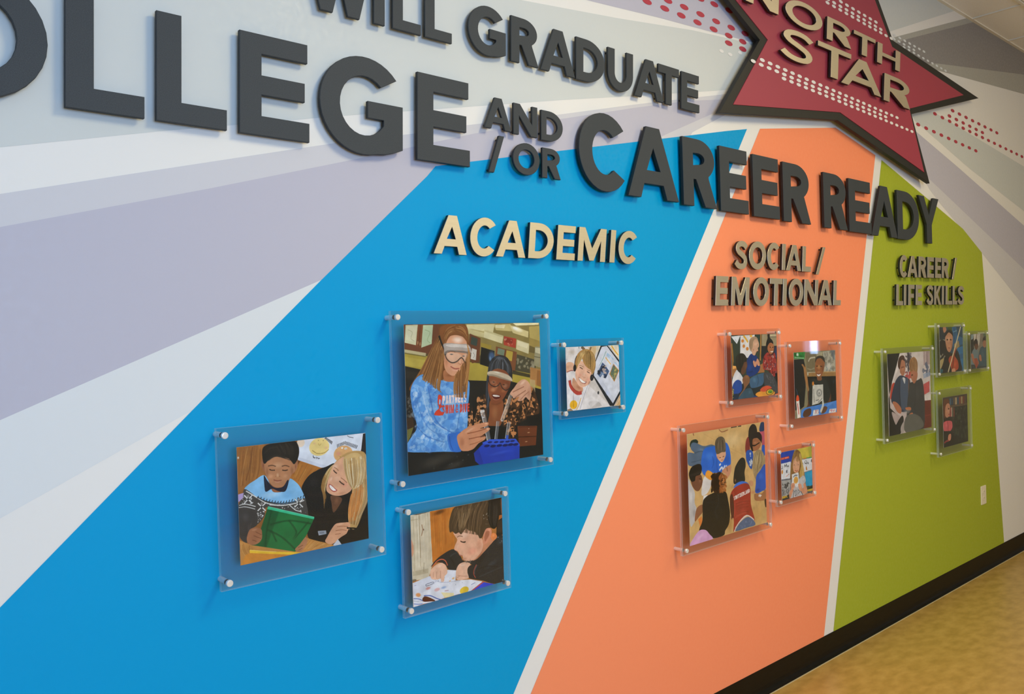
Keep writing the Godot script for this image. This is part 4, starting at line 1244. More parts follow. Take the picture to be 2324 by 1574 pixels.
	["e","7a4a30",0.80,273,291,5.5,4.3,0,0.10],
	["e","7a4a30",0.80,302,295,5.5,4.3,0,0.10],
	["c","16120f",1,[184,149,180,53,201,15,256,-3,329,-5,385,-3,433,8,455,74,447,150,415,205,393,176,370,146,325,126,289,111,252,117,224,135,201,167]],
	["h","080606","3c342c",60,5.4,0.70,[190,75,219,25,292,1],[214,153,288,119,416,190]],
	["h","0a0808","4a4036",40,4.5,0.60,[256,-3,290,55,325,124],[421,16,447,84,420,190]],
	["c","141a30",1,[187,267,209,313,243,369,279,392,325,389,360,337,367,358,340,432,289,422,244,393,197,411,188,352]],
	["l","2a3454",4.5,0.80,[196,300,207,366,199,407]],
	["l","2a3454",4.6,0.70,[354,356,334,407]],
	["p","15713a",1,[204,558,553,721,491,852,401,979,84,847,150,730]],
	["p","0c4a26",0.55,[204,558,290,597,189,889,84,847,150,730]],
	["e","1c8a48",0.40,360,727,112.7,86.9,15,0.10],
	["l","083a1c",12.7,0.50,[236,575,195,739,180,887]],
	["l","083a1c",12.6,0.50,[218,701,361,695,530,759]],
	["l","083a1c",13,0.50,[361,695,414,804,393,865,512,734]],
	["l","083a1c",12.6,0.50,[195,739,301,825,408,968]],
	["l","083a1c",12.7,0.50,[230,757,263,861]],
	["p","38c492",1,[210,540,557,703,553,724,202,562]],
	["l","90e8c4",3.6,0.70,[212,542,555,706]],
	["p","c98c48",1,[1,786,84,847,401,979,497,881,710,998,541,1007,2,1002]],
	["h","a86a2e","e0b070",50,4.8,0.60,[497,886,436,985],[700,996,541,1007]],
	["h","a06228","d8a660",40,4.3,0.60,[6,808,21,896,78,1004],[84,856,116,937,221,1014]],
	["p","f2c436",1,[67,882,224,935,451,997,370,999,68,910]],
	["p","d88a30",0.80,[68,910,370,999,2,1001,37,920]],
	["l","ffe48a",3.5,0.80,[68,887,260,947]],
	["c","a86e4c",1,[53,765,75,711,115,702,150,720,160,749,156,812,124,845,80,844,53,812]],
	["l","6e3e28",4.4,0.70,[114,740,140,761,156,774]],
	["l","6e3e28",4.4,0.70,[100,769,130,791,152,804]],
	["l","6e3e28",4.4,0.70,[90,804,120,823]],
	["e","d09a74",0.60,105,721,30,12.7,0,0.10],
	["c","b67e5a",1,[401,955,439,919,480,870,497,892,491,930,466,969,441,992,413,980]],
	["l","784630",4.7,0.70,[423,949,462,935]],
	["l","784630",4.7,0.70,[427,972,456,961]],
	["p","b4a0d0",1,[-3,399,40,391,32,434,1,465]],
	["e","ece6e0",0.90,9,89,10.3,16.6,0,0.10]]}
const PHOTO_F3 := {"ground": "b8763a", "size": 640, "shapes": [
	["p","d9ccb2",1,[-5,-4,201,0,204,291,215,569,165,731,-5,713]],
	["h","b4a282","efe6d2",60,7.6,0.40,[4,19,9,311,3,694],[189,13,199,290,200,565]],
	["l","a08a68",6.8,0.60,[86,4,89,224,90,486]],
	["l","8a5a38",8.7,0.60,[112,124,119,188,104,248]],
	["e","5a3020",0.90,129,185,7.8,16.7,0,0.10],
	["l","7a6a50",5.8,0.60,[122,546,116,650]],
	["l","b8a888",9.5,0.70,[3,55,70,58]],
	["c","d89878",0.90,[1,268,20,334,20,417,0,444]],
	["p","a89878",0.40,[5,612,168,621,162,672,4,663]],
	["p","6a5a48",0.70,[-1,698,39,703,38,724,-2,724]],
	["p","2e2018",0.80,[1,-5,199,-1,189,4,62,9]],
	["p","c9772c",1,[199,2,455,1,447,463,343,493,210,568,204,291]],
	["h","a85a1c","e09848",60,7.9,0.50,[209,17,219,294,220,549],[442,7,444,257,437,460]],
	["e","4a2810",0.70,298,28,90.9,38.2,-8,0.10],
	["e","e8a050",0.50,394,203,40.9,171,0,0.10],
	["p","1d1a1a",1,[951,1,1002,1,1005,442,923,447]],
	["p","b4652c",1,[952,209,1005,202,1006,238,948,265]],
	["l","c06a30",13.6,0.60,[994,9,996,191]],
	["p","3a2c24",1,[941,270,1005,261,1004,419,937,394]],
	["c","20242a",1,[193,611,240,554,323,504,436,477,506,569,546,638,652,653,763,590,877,493,952,442,1009,483,1013,740,1003,1004,876,993,751,921,644,876,592,841,579,767,591,715,629,702,545,649,459,720,377,689,339,620,259,580]],
	["e","47515c",0.50,856,757,111.6,44.5,-20,0.10],
	["e","3c4650",0.50,960,523,45.2,67.3,-30,0.10],
	["l","3e464e",10.2,0.60,[382,566,424,533,476,524]],
	["l","0e1014",14.4,0.70,[439,688,431,621,382,545]],
	["e","12151a",0.70,726,670,98.2,44,-35,0.10],
	["l","3e4853",10.8,0.50,[709,866,842,844,978,822]],
	["l","101318",12.9,0.60,[701,775,811,769,933,811]],
	["n","8a98a8",0.50,20,6.7,[935,439,1008,477,1006,533,965,547]],
	["l","d86848",8.9,0.95,[210,608,260,564,306,557,345,584,367,643]],
	["l","b04a3c",8.6,0.90,[684,716,656,769,651,818,671,867]],
	["l","aab0b8",4.3,0.60,[692,723,664,777,660,820]],
	["c","d28e6a",1,[751,465,835,428,913,423,929,454,877,505,774,593,695,650,641,656,676,570]],
	["e","a8603e",0.60,718,613,54.2,44,-40,0.10],
	["c","f08e50",1,[859,433,875,399,908,405,931,440,923,470,883,486]],
	["e","ffb078",0.60,890,428,20.1,22.3,0,0.10],
	["c","e8b294",1,[441,290,485,265,559,259,643,298,716,380,769,469,747,576,685,639,619,658,567,643,538,617,535,586,498,563,494,541,481,514,446,486,450,447,479,383,458,335]],
	["e","f8d4be",0.60,555,345,73.9,54.2,0,0.10],
	["e","ee9a80",0.50,639,550,85.8,65.5,0,0.10],
	["e","d08c6c",0.50,722,492,43.4,98.9,0,0.10],
	["e","f4c6aa",0.60,483,460,20.8,43.1,15,0.10],
	["e","c88468",0.50,546,616,52.6,19.5,0,0.10],
	["l","3e2c24",8.3,0.95,[514,402,537,420,572,424]],
	["l","2a1c16",5.2,0.90,[522,414,553,430,569,430]],
	["l","7a5640",8.3,0.70,[478,351,505,343,540,357]],
	["l","b8685a",7.3,0.90,[494,552,514,567,533,576]],
	["l","c88070",5.2,0.70,[454,492,468,505,482,510]],
	["c","dd9474",1,[769,414,782,350,827,324,865,345,869,402,845,453,804,502,768,498,763,457]],
	["c","b06a4c",0.80,[785,417,804,365,837,361,845,397,817,447,791,474]],
	["e","f0b498",0.60,842,351,19.9,17.8,0,0.10],
	["c","4c3a28",1,[452,15,526,-10,675,-15,839,-10,967,15,970,163,940,315,872,329,805,332,763,413,730,422,710,379,663,325,611,302,574,278,525,328,500,301,463,309,433,276,402,275,397,182,417,89]],
	["c","1c1816",1,[850,1,962,10,968,163,928,335,871,335,841,250,834,137,843,49]],
	["h","2c2016","84684a",150,6.2,0.70,[463,17,438,115,410,185,402,269],[839,-8,779,126,752,277,736,418]],
	["h","6a5236","a88c68",50,5.2,0.50,[483,15,490,125,497,224,505,302],[675,-4,638,121,593,200,558,281]],
	["h","0e0c0c","4a4440",40,6.6,0.70,[850,5,834,137,841,250,872,329],[961,25,962,161,942,248,916,333]],
	["n","d8d4cc",0.60,14,5.5,[779,126,844,161,828,292,785,272]],
	["p","e6e8f2",1,[1,737,175,709,337,682,461,722,447,833,612,868,753,933,618,1003,326,994,225,1006,107,994,2,1003]],
	["p","c8cce0",0.35,[1,737,175,709,252,790,131,864,4,881]],
	["l","b4b8d0",5.9,0.60,[175,712,292,811,455,843]],
	["e","e8c43e",1.00,540,972,52.6,43.2,0,0.85],
	["p","f0e2a8",0.90,[288,922,429,972,418,1006,326,994]],
	["e","e89858",0.90,54,882,34.6,26.9,20,0.50],
	["e","d88a80",0.80,156,839,33.3,20.9,0,0.40],
	["e","e0a0a0",0.70,249,880,39.9,25.3,0,0.40],
	["e","8aa8d8",0.70,319,877,40.4,19.1,0,0.30],
	["l","6a7080",5.8,0.80,[133,791,203,783,212,801,142,809,133,791]],
	["e","f0a850",0.90,424,803,20.5,15,0,0.10],
	["e","f0a850",0.90,388,823,14.3,10.7,0,0.10],
	["l","8a90a0",4.1,0.70,[434,838,496,849]],
	["l","7a86b8",4.8,0.70,[17,771,37,771]],
	["n","9098b0",0.60,40,4.8,[37,755,375,747,600,893,494,919,231,838]],
	["l","50609a",5.3,0.70,[620,931,664,920]],
	["l","a05060",5,0.70,[329,918,369,923]],
	["c","5c2418",1,[93,943,114,918,158,936,227,998,166,987,108,971]],
	["l","3c5cb0",7.8,0.90,[110,908,178,927,246,980,285,1002]],
	["l","3c5cb0",6.7,0.80,[5,908,60,928,98,960]],
	["l","3c5cb0",5.7,0.80,[5,965,58,985,97,989]],
	["l","98a0b8",4.7,0.70,[4,933,59,957]],
	["p","b8505c",1,[751,930,765,945,628,1008,603,1005]],
	["p","2444d4",1,[763,944,887,1001,672,1008,631,1006]],
	["c","ecbca0",1,[181,671,208,625,259,599,309,597,350,645,362,723,334,753,325,801,310,814,294,799,289,770,253,769,213,757,189,734]],
	["l","b07a60",4.9,0.60,[216,675,212,738]],
	["l","b07a60",5,0.60,[251,679,247,755]],
	["l","b07a60",5,0.60,[288,683,289,763]],
	["e","fadcc8",0.60,277,626,44.1,23.2,0,0.10],
	["e","f8e0d4",0.80,306,800,10,10.6,0,0.10],
	["c","ecbca0",1,[457,725,487,667,535,652,598,670,616,699,587,730,581,778,593,847,538,846,496,846,458,817]],
	["l","b07a60",5.2,0.60,[472,783,529,808,582,822]],
	["l","b07a60",5.2,0.60,[466,809,498,795]],
	["e","fadcc8",0.60,533,684,46.2,21.6,0,0.10],
	["n","8a7a70",0.70,16,8.4,[546,638,630,648,629,691,576,667]]]}
const PHOTO_F4 := {"ground": "d6cfcb", "size": 560, "shapes": [
	["p","e4dfe0",1,[-3,-5,476,-8,542,179,381,603,810,994,0,1000]],
	["e","c8b8a8",0.60,108,79,104.3,70.3,0,0.10],
	["e","f0e8e4",0.70,70,157,92.4,90.3,0,0.10],
	["l","6e563c",40,0.90,[286,3,326,37,354,74]],
	["p","d8ba8c",1,[404,20,536,2,585,-4,530,168,473,94]],
	["l","6e563c",24,0.80,[464,12,437,72]],
	["l","8aa0a8",31.6,0.60,[585,-4,570,57]],
	["p","efe2c8",0.70,[561,-5,670,-3,618,79,544,118]],
	["c","e6b496",1,[3,265,56,233,135,262,126,352,49,378,3,386]],
	["e","d09070",0.50,29,316,34.5,40.2,0,0.10],
	["l","9a4a48",11.5,0.80,[9,391,84,370,131,373]],
	["e","8890a8",0.80,17,190,18.3,8,0,0.10],
	["l","4a4240",9.3,0.80,[239,2,240,34]],
	["p","242830",1,[648,-2,778,-4,1001,253,1004,807,867,999,791,988,478,475,539,241,593,109]],
	["p","dbe0ee",1,[667,19,763,6,992,284,995,761,851,955,501,473,514,405,539,262]],
	["p","c6cce0",0.50,[501,473,851,955,889,904,581,430]],
	["p","eef0f8",0.40,[666,123,833,297,778,441,661,268]],
	["l","3f8e70",7.4,0.80,[748,93,687,207,617,317]],
	["l","9cc4e8",19.8,0.70,[764,127,837,182]],
	["l","9cc4e8",20,0.70,[849,193,885,237]],
	["l","9cc4e8",20.2,0.70,[909,280,989,358]],
	["l","9cc4e8",19.8,0.70,[757,147,823,213]],
	["l","f0b84a",14.8,0.80,[734,196,773,242,833,310]],
	["e","f0a83a",0.90,742,203,14.8,12.5,0,0.10],
	["p","46608a",1,[618,359,670,270,714,312,798,421,725,538,669,461,621,515,564,444]],
	["n","1a2030",0.80,40,15.9,[618,359,714,312,798,421,725,538,564,444]],
	["n","d8c0b0",0.80,22,14.7,[634,329,714,322,779,420,702,479]],
	["n","8fa8c8",0.70,18,14.6,[581,440,680,415,726,522,628,495]],
	["p","d89040",1,[883,305,993,422,892,604,800,469]],
	["p","6c7c60",1,[882,323,978,423,891,585,815,469]],
	["n","3a5a8a",0.80,18,16.3,[882,331,968,420,892,575,821,469]],
	["n","d8c070",0.80,18,15.1,[882,331,968,420,892,575,821,469]],
	["e","b8c8f0",0.50,748,776,49.9,63.3,-40,0.10],
	["p","f2e6d0",1,[812,-3,996,-2,999,242,914,123]],
	["l","f0b63c",20,0.90,[855,5,915,91,986,168]],
	["l","e8d8c8",12.6,0.80,[918,7,979,73]],
	["p","d0aa7a",1,[886,998,1001,817,1003,1002]],
	["l","efe0c8",17.8,0.70,[911,987,999,881]],
	["e","34363c",1.00,576,757,22,33.5,10,0.50],
	["c","b8b0ac",0.60,[394,895,540,886,636,968,561,983,439,988]],
	["p","f0edf0",0.50,[276,854,446,795,589,890,439,982,247,991]],
	["c","ebe8ee",1,[-8,436,45,489,96,645,208,766,281,720,412,595,326,786,274,895,246,1007,-6,1002]],
	["e","c4c0cc",0.50,159,813,82.3,61.5,0,0.10],
	["e","fff",0.60,32,782,46.3,81.3,0,0.10],
	["c","d29c7c",1,[126,484,193,570,290,659,267,729,186,734,124,673,96,584]],
	["e","a86c50",0.60,213,643,70.7,40.9,30,0.10],
	["l","bc463c",46.2,1.00,[57,520,69,602,113,672,186,732,267,729]],
	["l","8e2e2a",6.9,0.70,[78,532,93,614,142,674,211,710]],
	["e","f2ba2c",1.00,114,907,72.6,73.8,0,0.85],
	["p","8a6a4a",0.80,[1,974,60,959,105,999,6,1003]],
	["l","d8a848",11.8,0.80,[254,811,202,930,164,989]],
	["c","ecbba0",1,[169,345,205,265,277,228,369,294,462,381,474,449,420,585,344,632,267,645,204,596,166,497]],
	["e","f8d8c4",0.60,273,309,59,40.7,20,0.10],
	["e","ee9c88",0.50,244,450,47.1,34.7,0,0.10],
	["e","ee9c88",0.50,390,531,43.1,35,0,0.10],
	["e","f6d0ba",0.70,321,445,26.1,41,25,0.10],
	["e","cc8e70",0.50,406,584,36,41.3,0,0.10],
	["l","4a3226",10.6,0.95,[244,328,273,340,298,360]],
	["l","4a3226",10.7,0.95,[375,403,400,415,424,431]],
	["l","9a6e48",9.4,0.70,[233,299,274,305,315,327]],
	["l","9a6e48",9.5,0.70,[384,377,419,389,449,406]],
	["c","a4544a",1,[220,480,254,503,312,547,361,563,334,595,281,581,235,542]],
	["c","fbf6f0",1,[227,491,266,516,312,552,349,566,322,583,275,570,239,534]],
	["l","c88870",7.1,0.80,[291,474,314,496,344,493]],
	["c","b98b50",1,[156,324,170,203,223,104,308,52,403,45,485,95,535,189,539,324,502,425,459,448,449,391,391,347,345,303,312,250,290,188,254,217,216,286,190,346]],
	["h","80602f","e4c286",110,8.3,0.70,[355,54,258,116,208,205,185,325],[402,50,328,129,290,188,228,277]],
	["h","6a5230","d0a868",110,8.3,0.70,[367,54,340,129,336,221,368,315],[496,105,529,199,531,313,484,434]],
	["e","e8c890",0.50,281,126,47.1,50.7,30,0.10],
	["e","1d1d22",1.00,155,333,30.3,60.7,8,0.80],
	["l","1d1d22",13.9,0.70,[153,283,168,203,198,143]],
	["e","24242a",1.00,463,505,36.2,57.9,15,0.80],
	["e","6a6a74",0.60,475,495,12.1,26.9,15,0.10],
	["l","5a5458",4.8,0.80,[431,555,380,634,328,744,223,994]],
	["l","4a4448",4.7,0.70,[116,677,113,810,113,954]]]}
const PHOTO_F5 := {"ground": "d9b276", "size": 680, "shapes": [
	["e","ecd09c",0.70,553,133,214.7,114.7,0,0.10],
	["e","e8c88e",0.50,460,454,157.3,150.5,0,0.10],
	["e","c89c5e",0.60,871,892,125.5,115.8,0,0.10],
	["e","c49858",0.50,200,919,174.9,72.8,0,0.10],
	["e","b88848",0.60,493,914,65.1,84.1,0,0.10],
	["n","c49a5e",0.40,60,16.8,[14,16,985,20,993,994,3,988]],
	["l","c8a064",6.2,0.40,[198,21,550,210,952,395]],
	["l","c8a064",6,0.40,[46,130,-5,197]],
	["l","7a3a2a",7.3,0.90,[73,0,80,24]],
	["l","8a4a34",6.4,0.80,[389,2,426,32,505,21]],
	["l","3a2a22",13.2,0.90,[546,2,619,1]],
	["l","3a2a22",10.7,0.90,[639,2,680,4]],
	["c","2c382e",1,[29,105,48,66,104,60,131,86,108,106,84,89,52,131]],
	["c","5c7088",1,[47,94,90,86,194,132,294,132,350,168,291,211,214,247,174,306,76,300,5,271,4,170,81,181,43,139]],
	["e","8298b0",0.50,167,165,74.4,27.7,15,0.10],
	["l","3e5068",8.5,0.70,[87,182,167,175,240,213]],
	["l","3e5068",7.2,0.60,[41,258,139,254,189,243]],
	["c","2f70da",1,[205,157,319,149,422,144,481,141,521,215,531,341,484,363,411,408,309,397,208,406,163,351,162,248]],
	["e","5a96f0",0.50,264,235,75.7,55.8,0,0.10],
	["l","1c4ca8",11.5,0.60,[368,194,351,305,360,400]],
	["l","1c4ca8",10.1,0.50,[285,351,313,299,296,240]],
	["e","1c48a0",0.50,480,304,52.2,56.8,0,0.10],
	["l","f0f0f4",15.3,0.90,[381,338,401,326]],
	["l","f0f0f4",15.3,0.90,[380,384,413,361,427,382,455,349]],
	["l","f0f0f4",10.4,0.90,[465,360,478,352]],
	["c","d89a78",1,[411,399,471,365,528,358,530,418,493,464,466,476,461,435]],
	["l","6a4430",10.4,0.60,[477,371,482,410]],
	["c","e2ae8c",1,[352,220,419,215,463,217,464,264,421,313,383,295,355,258]],
	["e","c08060",0.50,365,259,17.9,28.2,0,0.10],
	["l","5a3a2a",6.4,0.80,[384,267,404,267]],
	["l","5a3a2a",6.4,0.80,[427,264,445,262]],
	["l","b0604c",6.4,0.80,[403,293,431,293]],
	["c","675a48",1,[338,189,335,123,360,84,412,72,456,101,470,170,463,221,419,220,367,231,348,219]],
	["h","40362a","a09078",50,7.7,0.70,[372,90,344,153,348,219],[450,96,468,170,458,221]],
	["c","2a2320",1,[774,103,790,37,838,5,885,33,898,109,872,156,854,252,818,267,793,214,777,153]],
	["h","15110f","5a4a40",30,6.9,0.70,[787,56,782,154,812,256],[891,59,888,128,846,261]],
	["c","8e3c36",1,[726,244,738,158,773,123,793,214,777,261,742,285]],
	["c","2d5cb8",1,[743,256,805,255,834,298,820,375,810,437,777,417,735,333]],
	["n","e8ecf4",0.80,12,12.3,[776,280,824,287,811,413,784,409]],
	["c","2b2220",1,[832,121,868,94,932,96,962,138,954,206,941,185,894,149,852,153]],
	["c","a86e4c",1,[829,165,866,145,921,167,947,205,924,252,874,270,835,259]],
	["l","17171a",8.3,0.95,[824,210,855,218,898,207,927,198]],
	["e","17171a",0.50,841,215,22.2,11.7,0,0.10],
	["e","d09a74",0.50,863,189,30.6,17.7,0,0.10],
	["c","c45c70",1,[932,92,996,88,997,237,960,232,962,138]],
	["c","2c4068",1,[950,8,993,3,999,84,928,83]],
	["c","2d62c8",1,[960,235,1000,237,1001,332,957,306]],
	["c","a68e6a",1,[833,318,874,274,923,266,978,309,1000,402,950,434,891,489,867,549,835,505,822,414]],
	["h","7a6444","d8c498",70,6.9,0.70,[874,274,835,357,834,514],[971,308,997,401,892,484]],
	["c","2f60c8",1,[869,520,927,470,1002,427,1002,650,938,679,882,689,846,668,858,597]],
	["e","5084e0",0.50,931,529,47.8,48.9,0,0.10],
	["e","1a3c90",0.70,883,659,41.7,23.3,0,0.10],
	["c","b07850",1,[833,690,882,691,944,700,995,669,996,763,934,772,844,750]],
	["n","f0ece8",0.80,8,11.1,[895,701,937,708,936,728,894,720]],
	["c","3a2c24",1,[976,774,999,769,998,847,982,834]],
	["c","d09a72",1,[756,560,791,546,825,571,809,608,775,592]],
	["e","d88060",0.50,813,667,41.2,23.2,0,0.10],
	["c","c9c4c4",1,[2,417,34,459,74,538,67,619,93,693,84,759,51,808,7,799]],
	["e","e8e4e4",0.60,30,567,28.8,81.4,0,0.10],
	["e","988f90",0.50,60,718,24.1,54.2,0,0.10],
	["c","7c4e38",1,[34,404,98,386,149,385,169,435,165,476,127,525,86,520,46,470]],
	["e","a87254",0.60,138,443,22.1,27.5,0,0.10],
	["l","2a1a14",6.1,0.90,[131,421,155,428]],
	["c","1c1817",1,[11,373,17,337,52,297,126,285,160,304,163,351,141,384,91,390,78,429,35,427]],
	["l","38302c",19.2,0.70,[19,374,86,371,158,359]],
	["c","9a6446",1,[89,683,163,660,166,720,120,757,64,792]],
	["c","e6e0de",1,[189,415,281,451,266,516,214,572,152,566]],
	["c","f2a43e",1,[237,360,311,411,275,457,205,408]],
	["e","d09a78",0.90,235,589,22.4,23.9,0,0.10],
	["p","ece8e6",1,[176,584,226,583,205,626,161,655]],
	["p","e8883e",1,[105,782,147,761,159,847,126,861]],
	["c","17191a",1,[164,646,200,602,276,581,365,578,454,600,480,675,501,802,483,903,433,958,412,996,278,993,187,936,113,886,155,801]],
	["l","2f3436",15.2,0.70,[352,596,361,682,314,748,342,828]],
	["e","2c2a22",0.50,383,751,89.8,18.6,0,0.10],
	["l","2a2e30",11.1,0.60,[198,652,273,657,336,677]],
	["l","0a0b0c",12.9,0.70,[466,644,447,783,467,909]],
	["e","5a2a1e",0.60,390,433,59.1,9.4,0,0.10],
	["e","3c2016",1.00,365,497,100.1,104.4,0,0.85],
	["n","a8622e",0.80,110,11.5,[360,400,474,456,455,595,377,591]],
	["n","1c0e0a",0.80,110,11.3,[283,407,385,404,365,589,277,564]],
	["n","d8945a",0.60,40,7.7,[410,436,470,475,456,567,417,579]],
	["c","e2acda",1,[0,1000,40,941,115,886,189,897,237,946,274,1000,135,1007]],
	["e","f4cdf0",0.60,125,941,73.3,27.1,-20,0.10],
	["c","2c2b26",1,[560,537,572,424,603,362,666,311,713,325,727,390,708,455,710,538,642,541]],
	["e","46443c",0.50,635,385,40.1,57.5,0,0.10],
	["e","b07850",0.80,583,512,15.9,22.8,0,0.10],
	["c","4078dc",1,[555,579,595,543,669,534,736,557,762,590,668,569,600,573]],
	["c","aa3a2c",1,[507,652,560,585,668,560,749,573,782,632,783,778,831,938,775,903,722,868,653,898,584,951,540,991,547,877,510,766]],
	["l","c8564a",9.2,0.70,[552,612,567,739,555,850]],
	["h","7a241c","c85a48",34,10.5,0.50,[581,722,661,717,769,727],[561,871,655,851,776,864]],
	["c","5c2e24",1,[504,670,538,638,555,756,545,858,513,823]],
	["e","5a2a20",0.80,521,853,18.3,28.1,0,0.10],
	["t","SWITZERLAND","f4eeea",557.8,697,23.1,-4,-3.7,-36.9,0.30],
	["c","5c7094",1,[566,990,625,926,721,890,794,921,837,988,716,992]],
	["l","f0e8e8",9.2,0.90,[550,992,611,923,721,873,821,936]],
	["l","e8d8d8",7.9,0.70,[563,961,653,898,721,881]],
	["n","8094b4",0.60,30,7.9,[596,973,720,902,814,949,812,978]]]}
const PHOTO_F6 := {"ground": "3d4a3c", "size": 520, "shapes": [
	["p","3a4438",1,[-4,-8,653,-4,632,411,7,505]],
	["p","e6ebf4",1,[2,20,199,10,123,140]],
	["l","8a8a88",7.4,0.70,[88,62,116,102]],
	["e","d86a4a",0.90,165,6,24.1,9,0,0.10],
	["p","e8e6ea",1,[199,10,507,6,488,263,350,368,182,343]],
	["e","dc8c3c",1.00,244,96,33.7,29.5,0,0.70],
	["e","dc8c3c",1.00,266,178,30.7,31.8,0,0.70],
	["e","dc8c3c",1.00,340,222,34.2,32,0,0.70],
	["l","ecb83c",27.6,1.00,[264,12,315,65,356,120]],
	["e","f0b840",1.00,426,23,34.7,25.3,0,0.60],
	["p","2e463c",1,[507,4,636,3,627,188,564,150]],
	["l","b07e40",27.8,1.00,[644,1,635,188,615,422]],
	["l","a8763a",32.3,1.00,[11,126,27,327,29,506]],
	["p","34382e",1,[35,417,98,467,81,510,30,518]],
	["p","a89a7c",1,[669,4,1006,0,1002,212,659,190]],
	["l","d8cca8",27,0.80,[842,31,1004,30]],
	["p","7c7460",0.60,[833,37,1007,37,1006,67,832,61]],
	["p","26282c",1,[651,189,1010,200,1010,436,641,389]],
	["c","2c3c60",1,[942,239,1008,230,1007,387,961,372]],
	["p","b47e4c",1,[8,488,112,481,123,570,17,656,1,616]],
	["p","f0b060",1,[20,472,109,481,98,512,23,528]],
	["p","b07848",1,[543,511,695,463,704,617,557,617]],
	["p","2a3236",1,[2,750,1025,656,1008,1007,-6,1005]],
	["c","1f3c80",1,[309,436,364,348,428,306,538,347,579,431,610,527,561,606,443,660,325,655,307,551]],
	["e","345cb0",0.50,386,510,62.9,80.4,0,0.10],
	["l","12244e",14.2,0.60,[427,340,437,445,512,543]],
	["l","12244e",12.4,0.60,[335,599,446,585]],
	["c","dcae90",1,[435,179,472,65,545,50,585,116,599,163,590,204,568,220,574,267,533,283,499,333,444,307]],
	["e","f0ccb4",0.60,531,148,38.5,46.4,0,0.10],
	["e","c08468",0.70,471,244,22.2,27.7,0,0.10],
	["l","8a4438",9.6,0.90,[542,271,577,270]],
	["e","4a3428",0.90,559,167,11.3,5.8,0,0.10],
	["c","b8987a",1,[379,165,396,80,458,39,537,38,575,81,520,73,478,112,466,192,431,248,438,272,407,258,386,211]],
	["h","8a6c50","d8bc9c",40,7.8,0.60,[408,74,386,154,408,247],[537,44,478,112,448,237]],
	["c","dc9c7c",1,[454,435,479,413,504,444,515,421,536,452,530,498,497,521,470,494]],
	["c","dc9c7c",1,[535,405,560,389,601,450,598,503,559,500,536,452]],
	["c","44688a",1,[369,717,426,676,539,645,687,628,700,700,662,803,562,840,417,849,380,810]],
	["e","6a94b4",0.60,471,726,63.9,57.9,0,0.10],
	["l","2c4862",12.9,0.60,[539,651,567,735,530,825]],
	["c","1e1a18",1,[751,206,765,123,794,71,793,8,843,5,849,61,906,111,922,166,878,146,827,162,798,232,771,266]],
	["c","b47048",1,[788,207,845,145,915,165,936,227,908,309,852,330,804,286]],
	["e","d89868",0.60,875,211,34,28.7,0,0.10],
	["l","2a1a12",10.1,0.90,[838,216,866,217]],
	["l","2a1a12",10.2,0.90,[897,219,922,220]],
	["l","f4ece6",13.5,0.90,[854,288,888,294,914,283]],
	["e","8a5034",0.80,780,248,20.1,23.7,0,0.10],
	["c","aa3a34",1,[686,391,752,312,803,303,885,350,939,311,970,373,998,581,954,686,885,698,854,641,772,587,674,556]],
	["n","5c1c1c",0.70,60,14.8,[699,380,786,314,954,336,991,580,885,692,691,557]],
	["n","dcd0c8",0.70,40,11.5,[699,380,786,314,954,336,991,580,885,692,691,557]],
	["n","3a5a7a",0.60,20,13.2,[695,463,982,483,973,651,707,558]],
	["l","781e20",13.6,0.70,[868,367,877,523,903,682]],
	["c","484a50",1,[687,634,803,637,902,694,974,809,1007,958,923,967,842,880,759,848,694,818]],
	["n","74767c",0.50,40,13.2,[703,641,902,694,994,944,793,851]],
	["p","16181a",1,[939,648,1017,643,1011,812,967,772]],
	["c","e6e6ec",1,[-2,739,29,641,78,566,124,548,231,681,207,770,116,705,23,775,10,796]],
	["c","2b50a4",1,[15,774,101,698,190,729,207,816,183,882,105,918,31,916]],
	["e","4470c4",0.50,97,770,44.9,44.9,0,0.10],
	["n","e8c83c",0.80,14,10.3,[3,817,28,820,28,977,1,974]],
	["p","2a3a50",1,[31,910,136,911,116,999,12,998]],
	["c","6c4832",1,[209,498,266,433,317,414,328,495,307,539,287,583,234,625,190,587]],
	["e","8c6046",0.60,294,492,21.6,45.6,0,0.10],
	["e","4a3020",0.70,231,521,18.3,31.8,0,0.10],
	["c","2a2722",1,[82,421,107,332,182,289,258,298,313,356,316,420,266,433,241,477,208,520,182,586,138,571,98,512]],
	["h","18150f","4c463c",30,7.5,0.60,[119,333,100,422,139,537],[272,308,300,378,234,465]],
	["c","8c6042",1,[214,703,271,642,333,639,370,682,369,751,293,825,195,940,137,950,246,831]],
	["e","b4825c",0.60,316,666,40.4,27.4,0,0.10],
	["e","b07c58",0.60,235,738,24.5,34.1,0,0.10],
	["c","3c586c",1,[180,927,276,857,386,848,438,921,433,1013,131,1003]],
	["e","5c7e92",0.50,366,912,40.8,46,0,0.10],
	["c","f0a440",1,[491,961,558,922,690,912,824,897,907,941,926,980,853,1008,718,1013,586,1012]],
	["c","dc5c3a",1,[591,902,660,850,777,838,859,876,824,897,689,930]],
	["e","2a2a20",1.00,813,943,94.9,52.5,0,0.85],
	["e","e8b83c",1.00,813,943,84.7,45.3,0,0.85],
	["e","6ca03c",1.00,825,941,57.6,31,0,0.80],
	["e","2a2a1a",0.90,838,952,20.3,11.9,0,0.10],
	["c","e86840",1,[922,997,1001,982,1000,1018,938,1023]],
	["p","2a4484",1,[459,970,554,1004,521,1017,441,1008]]]}
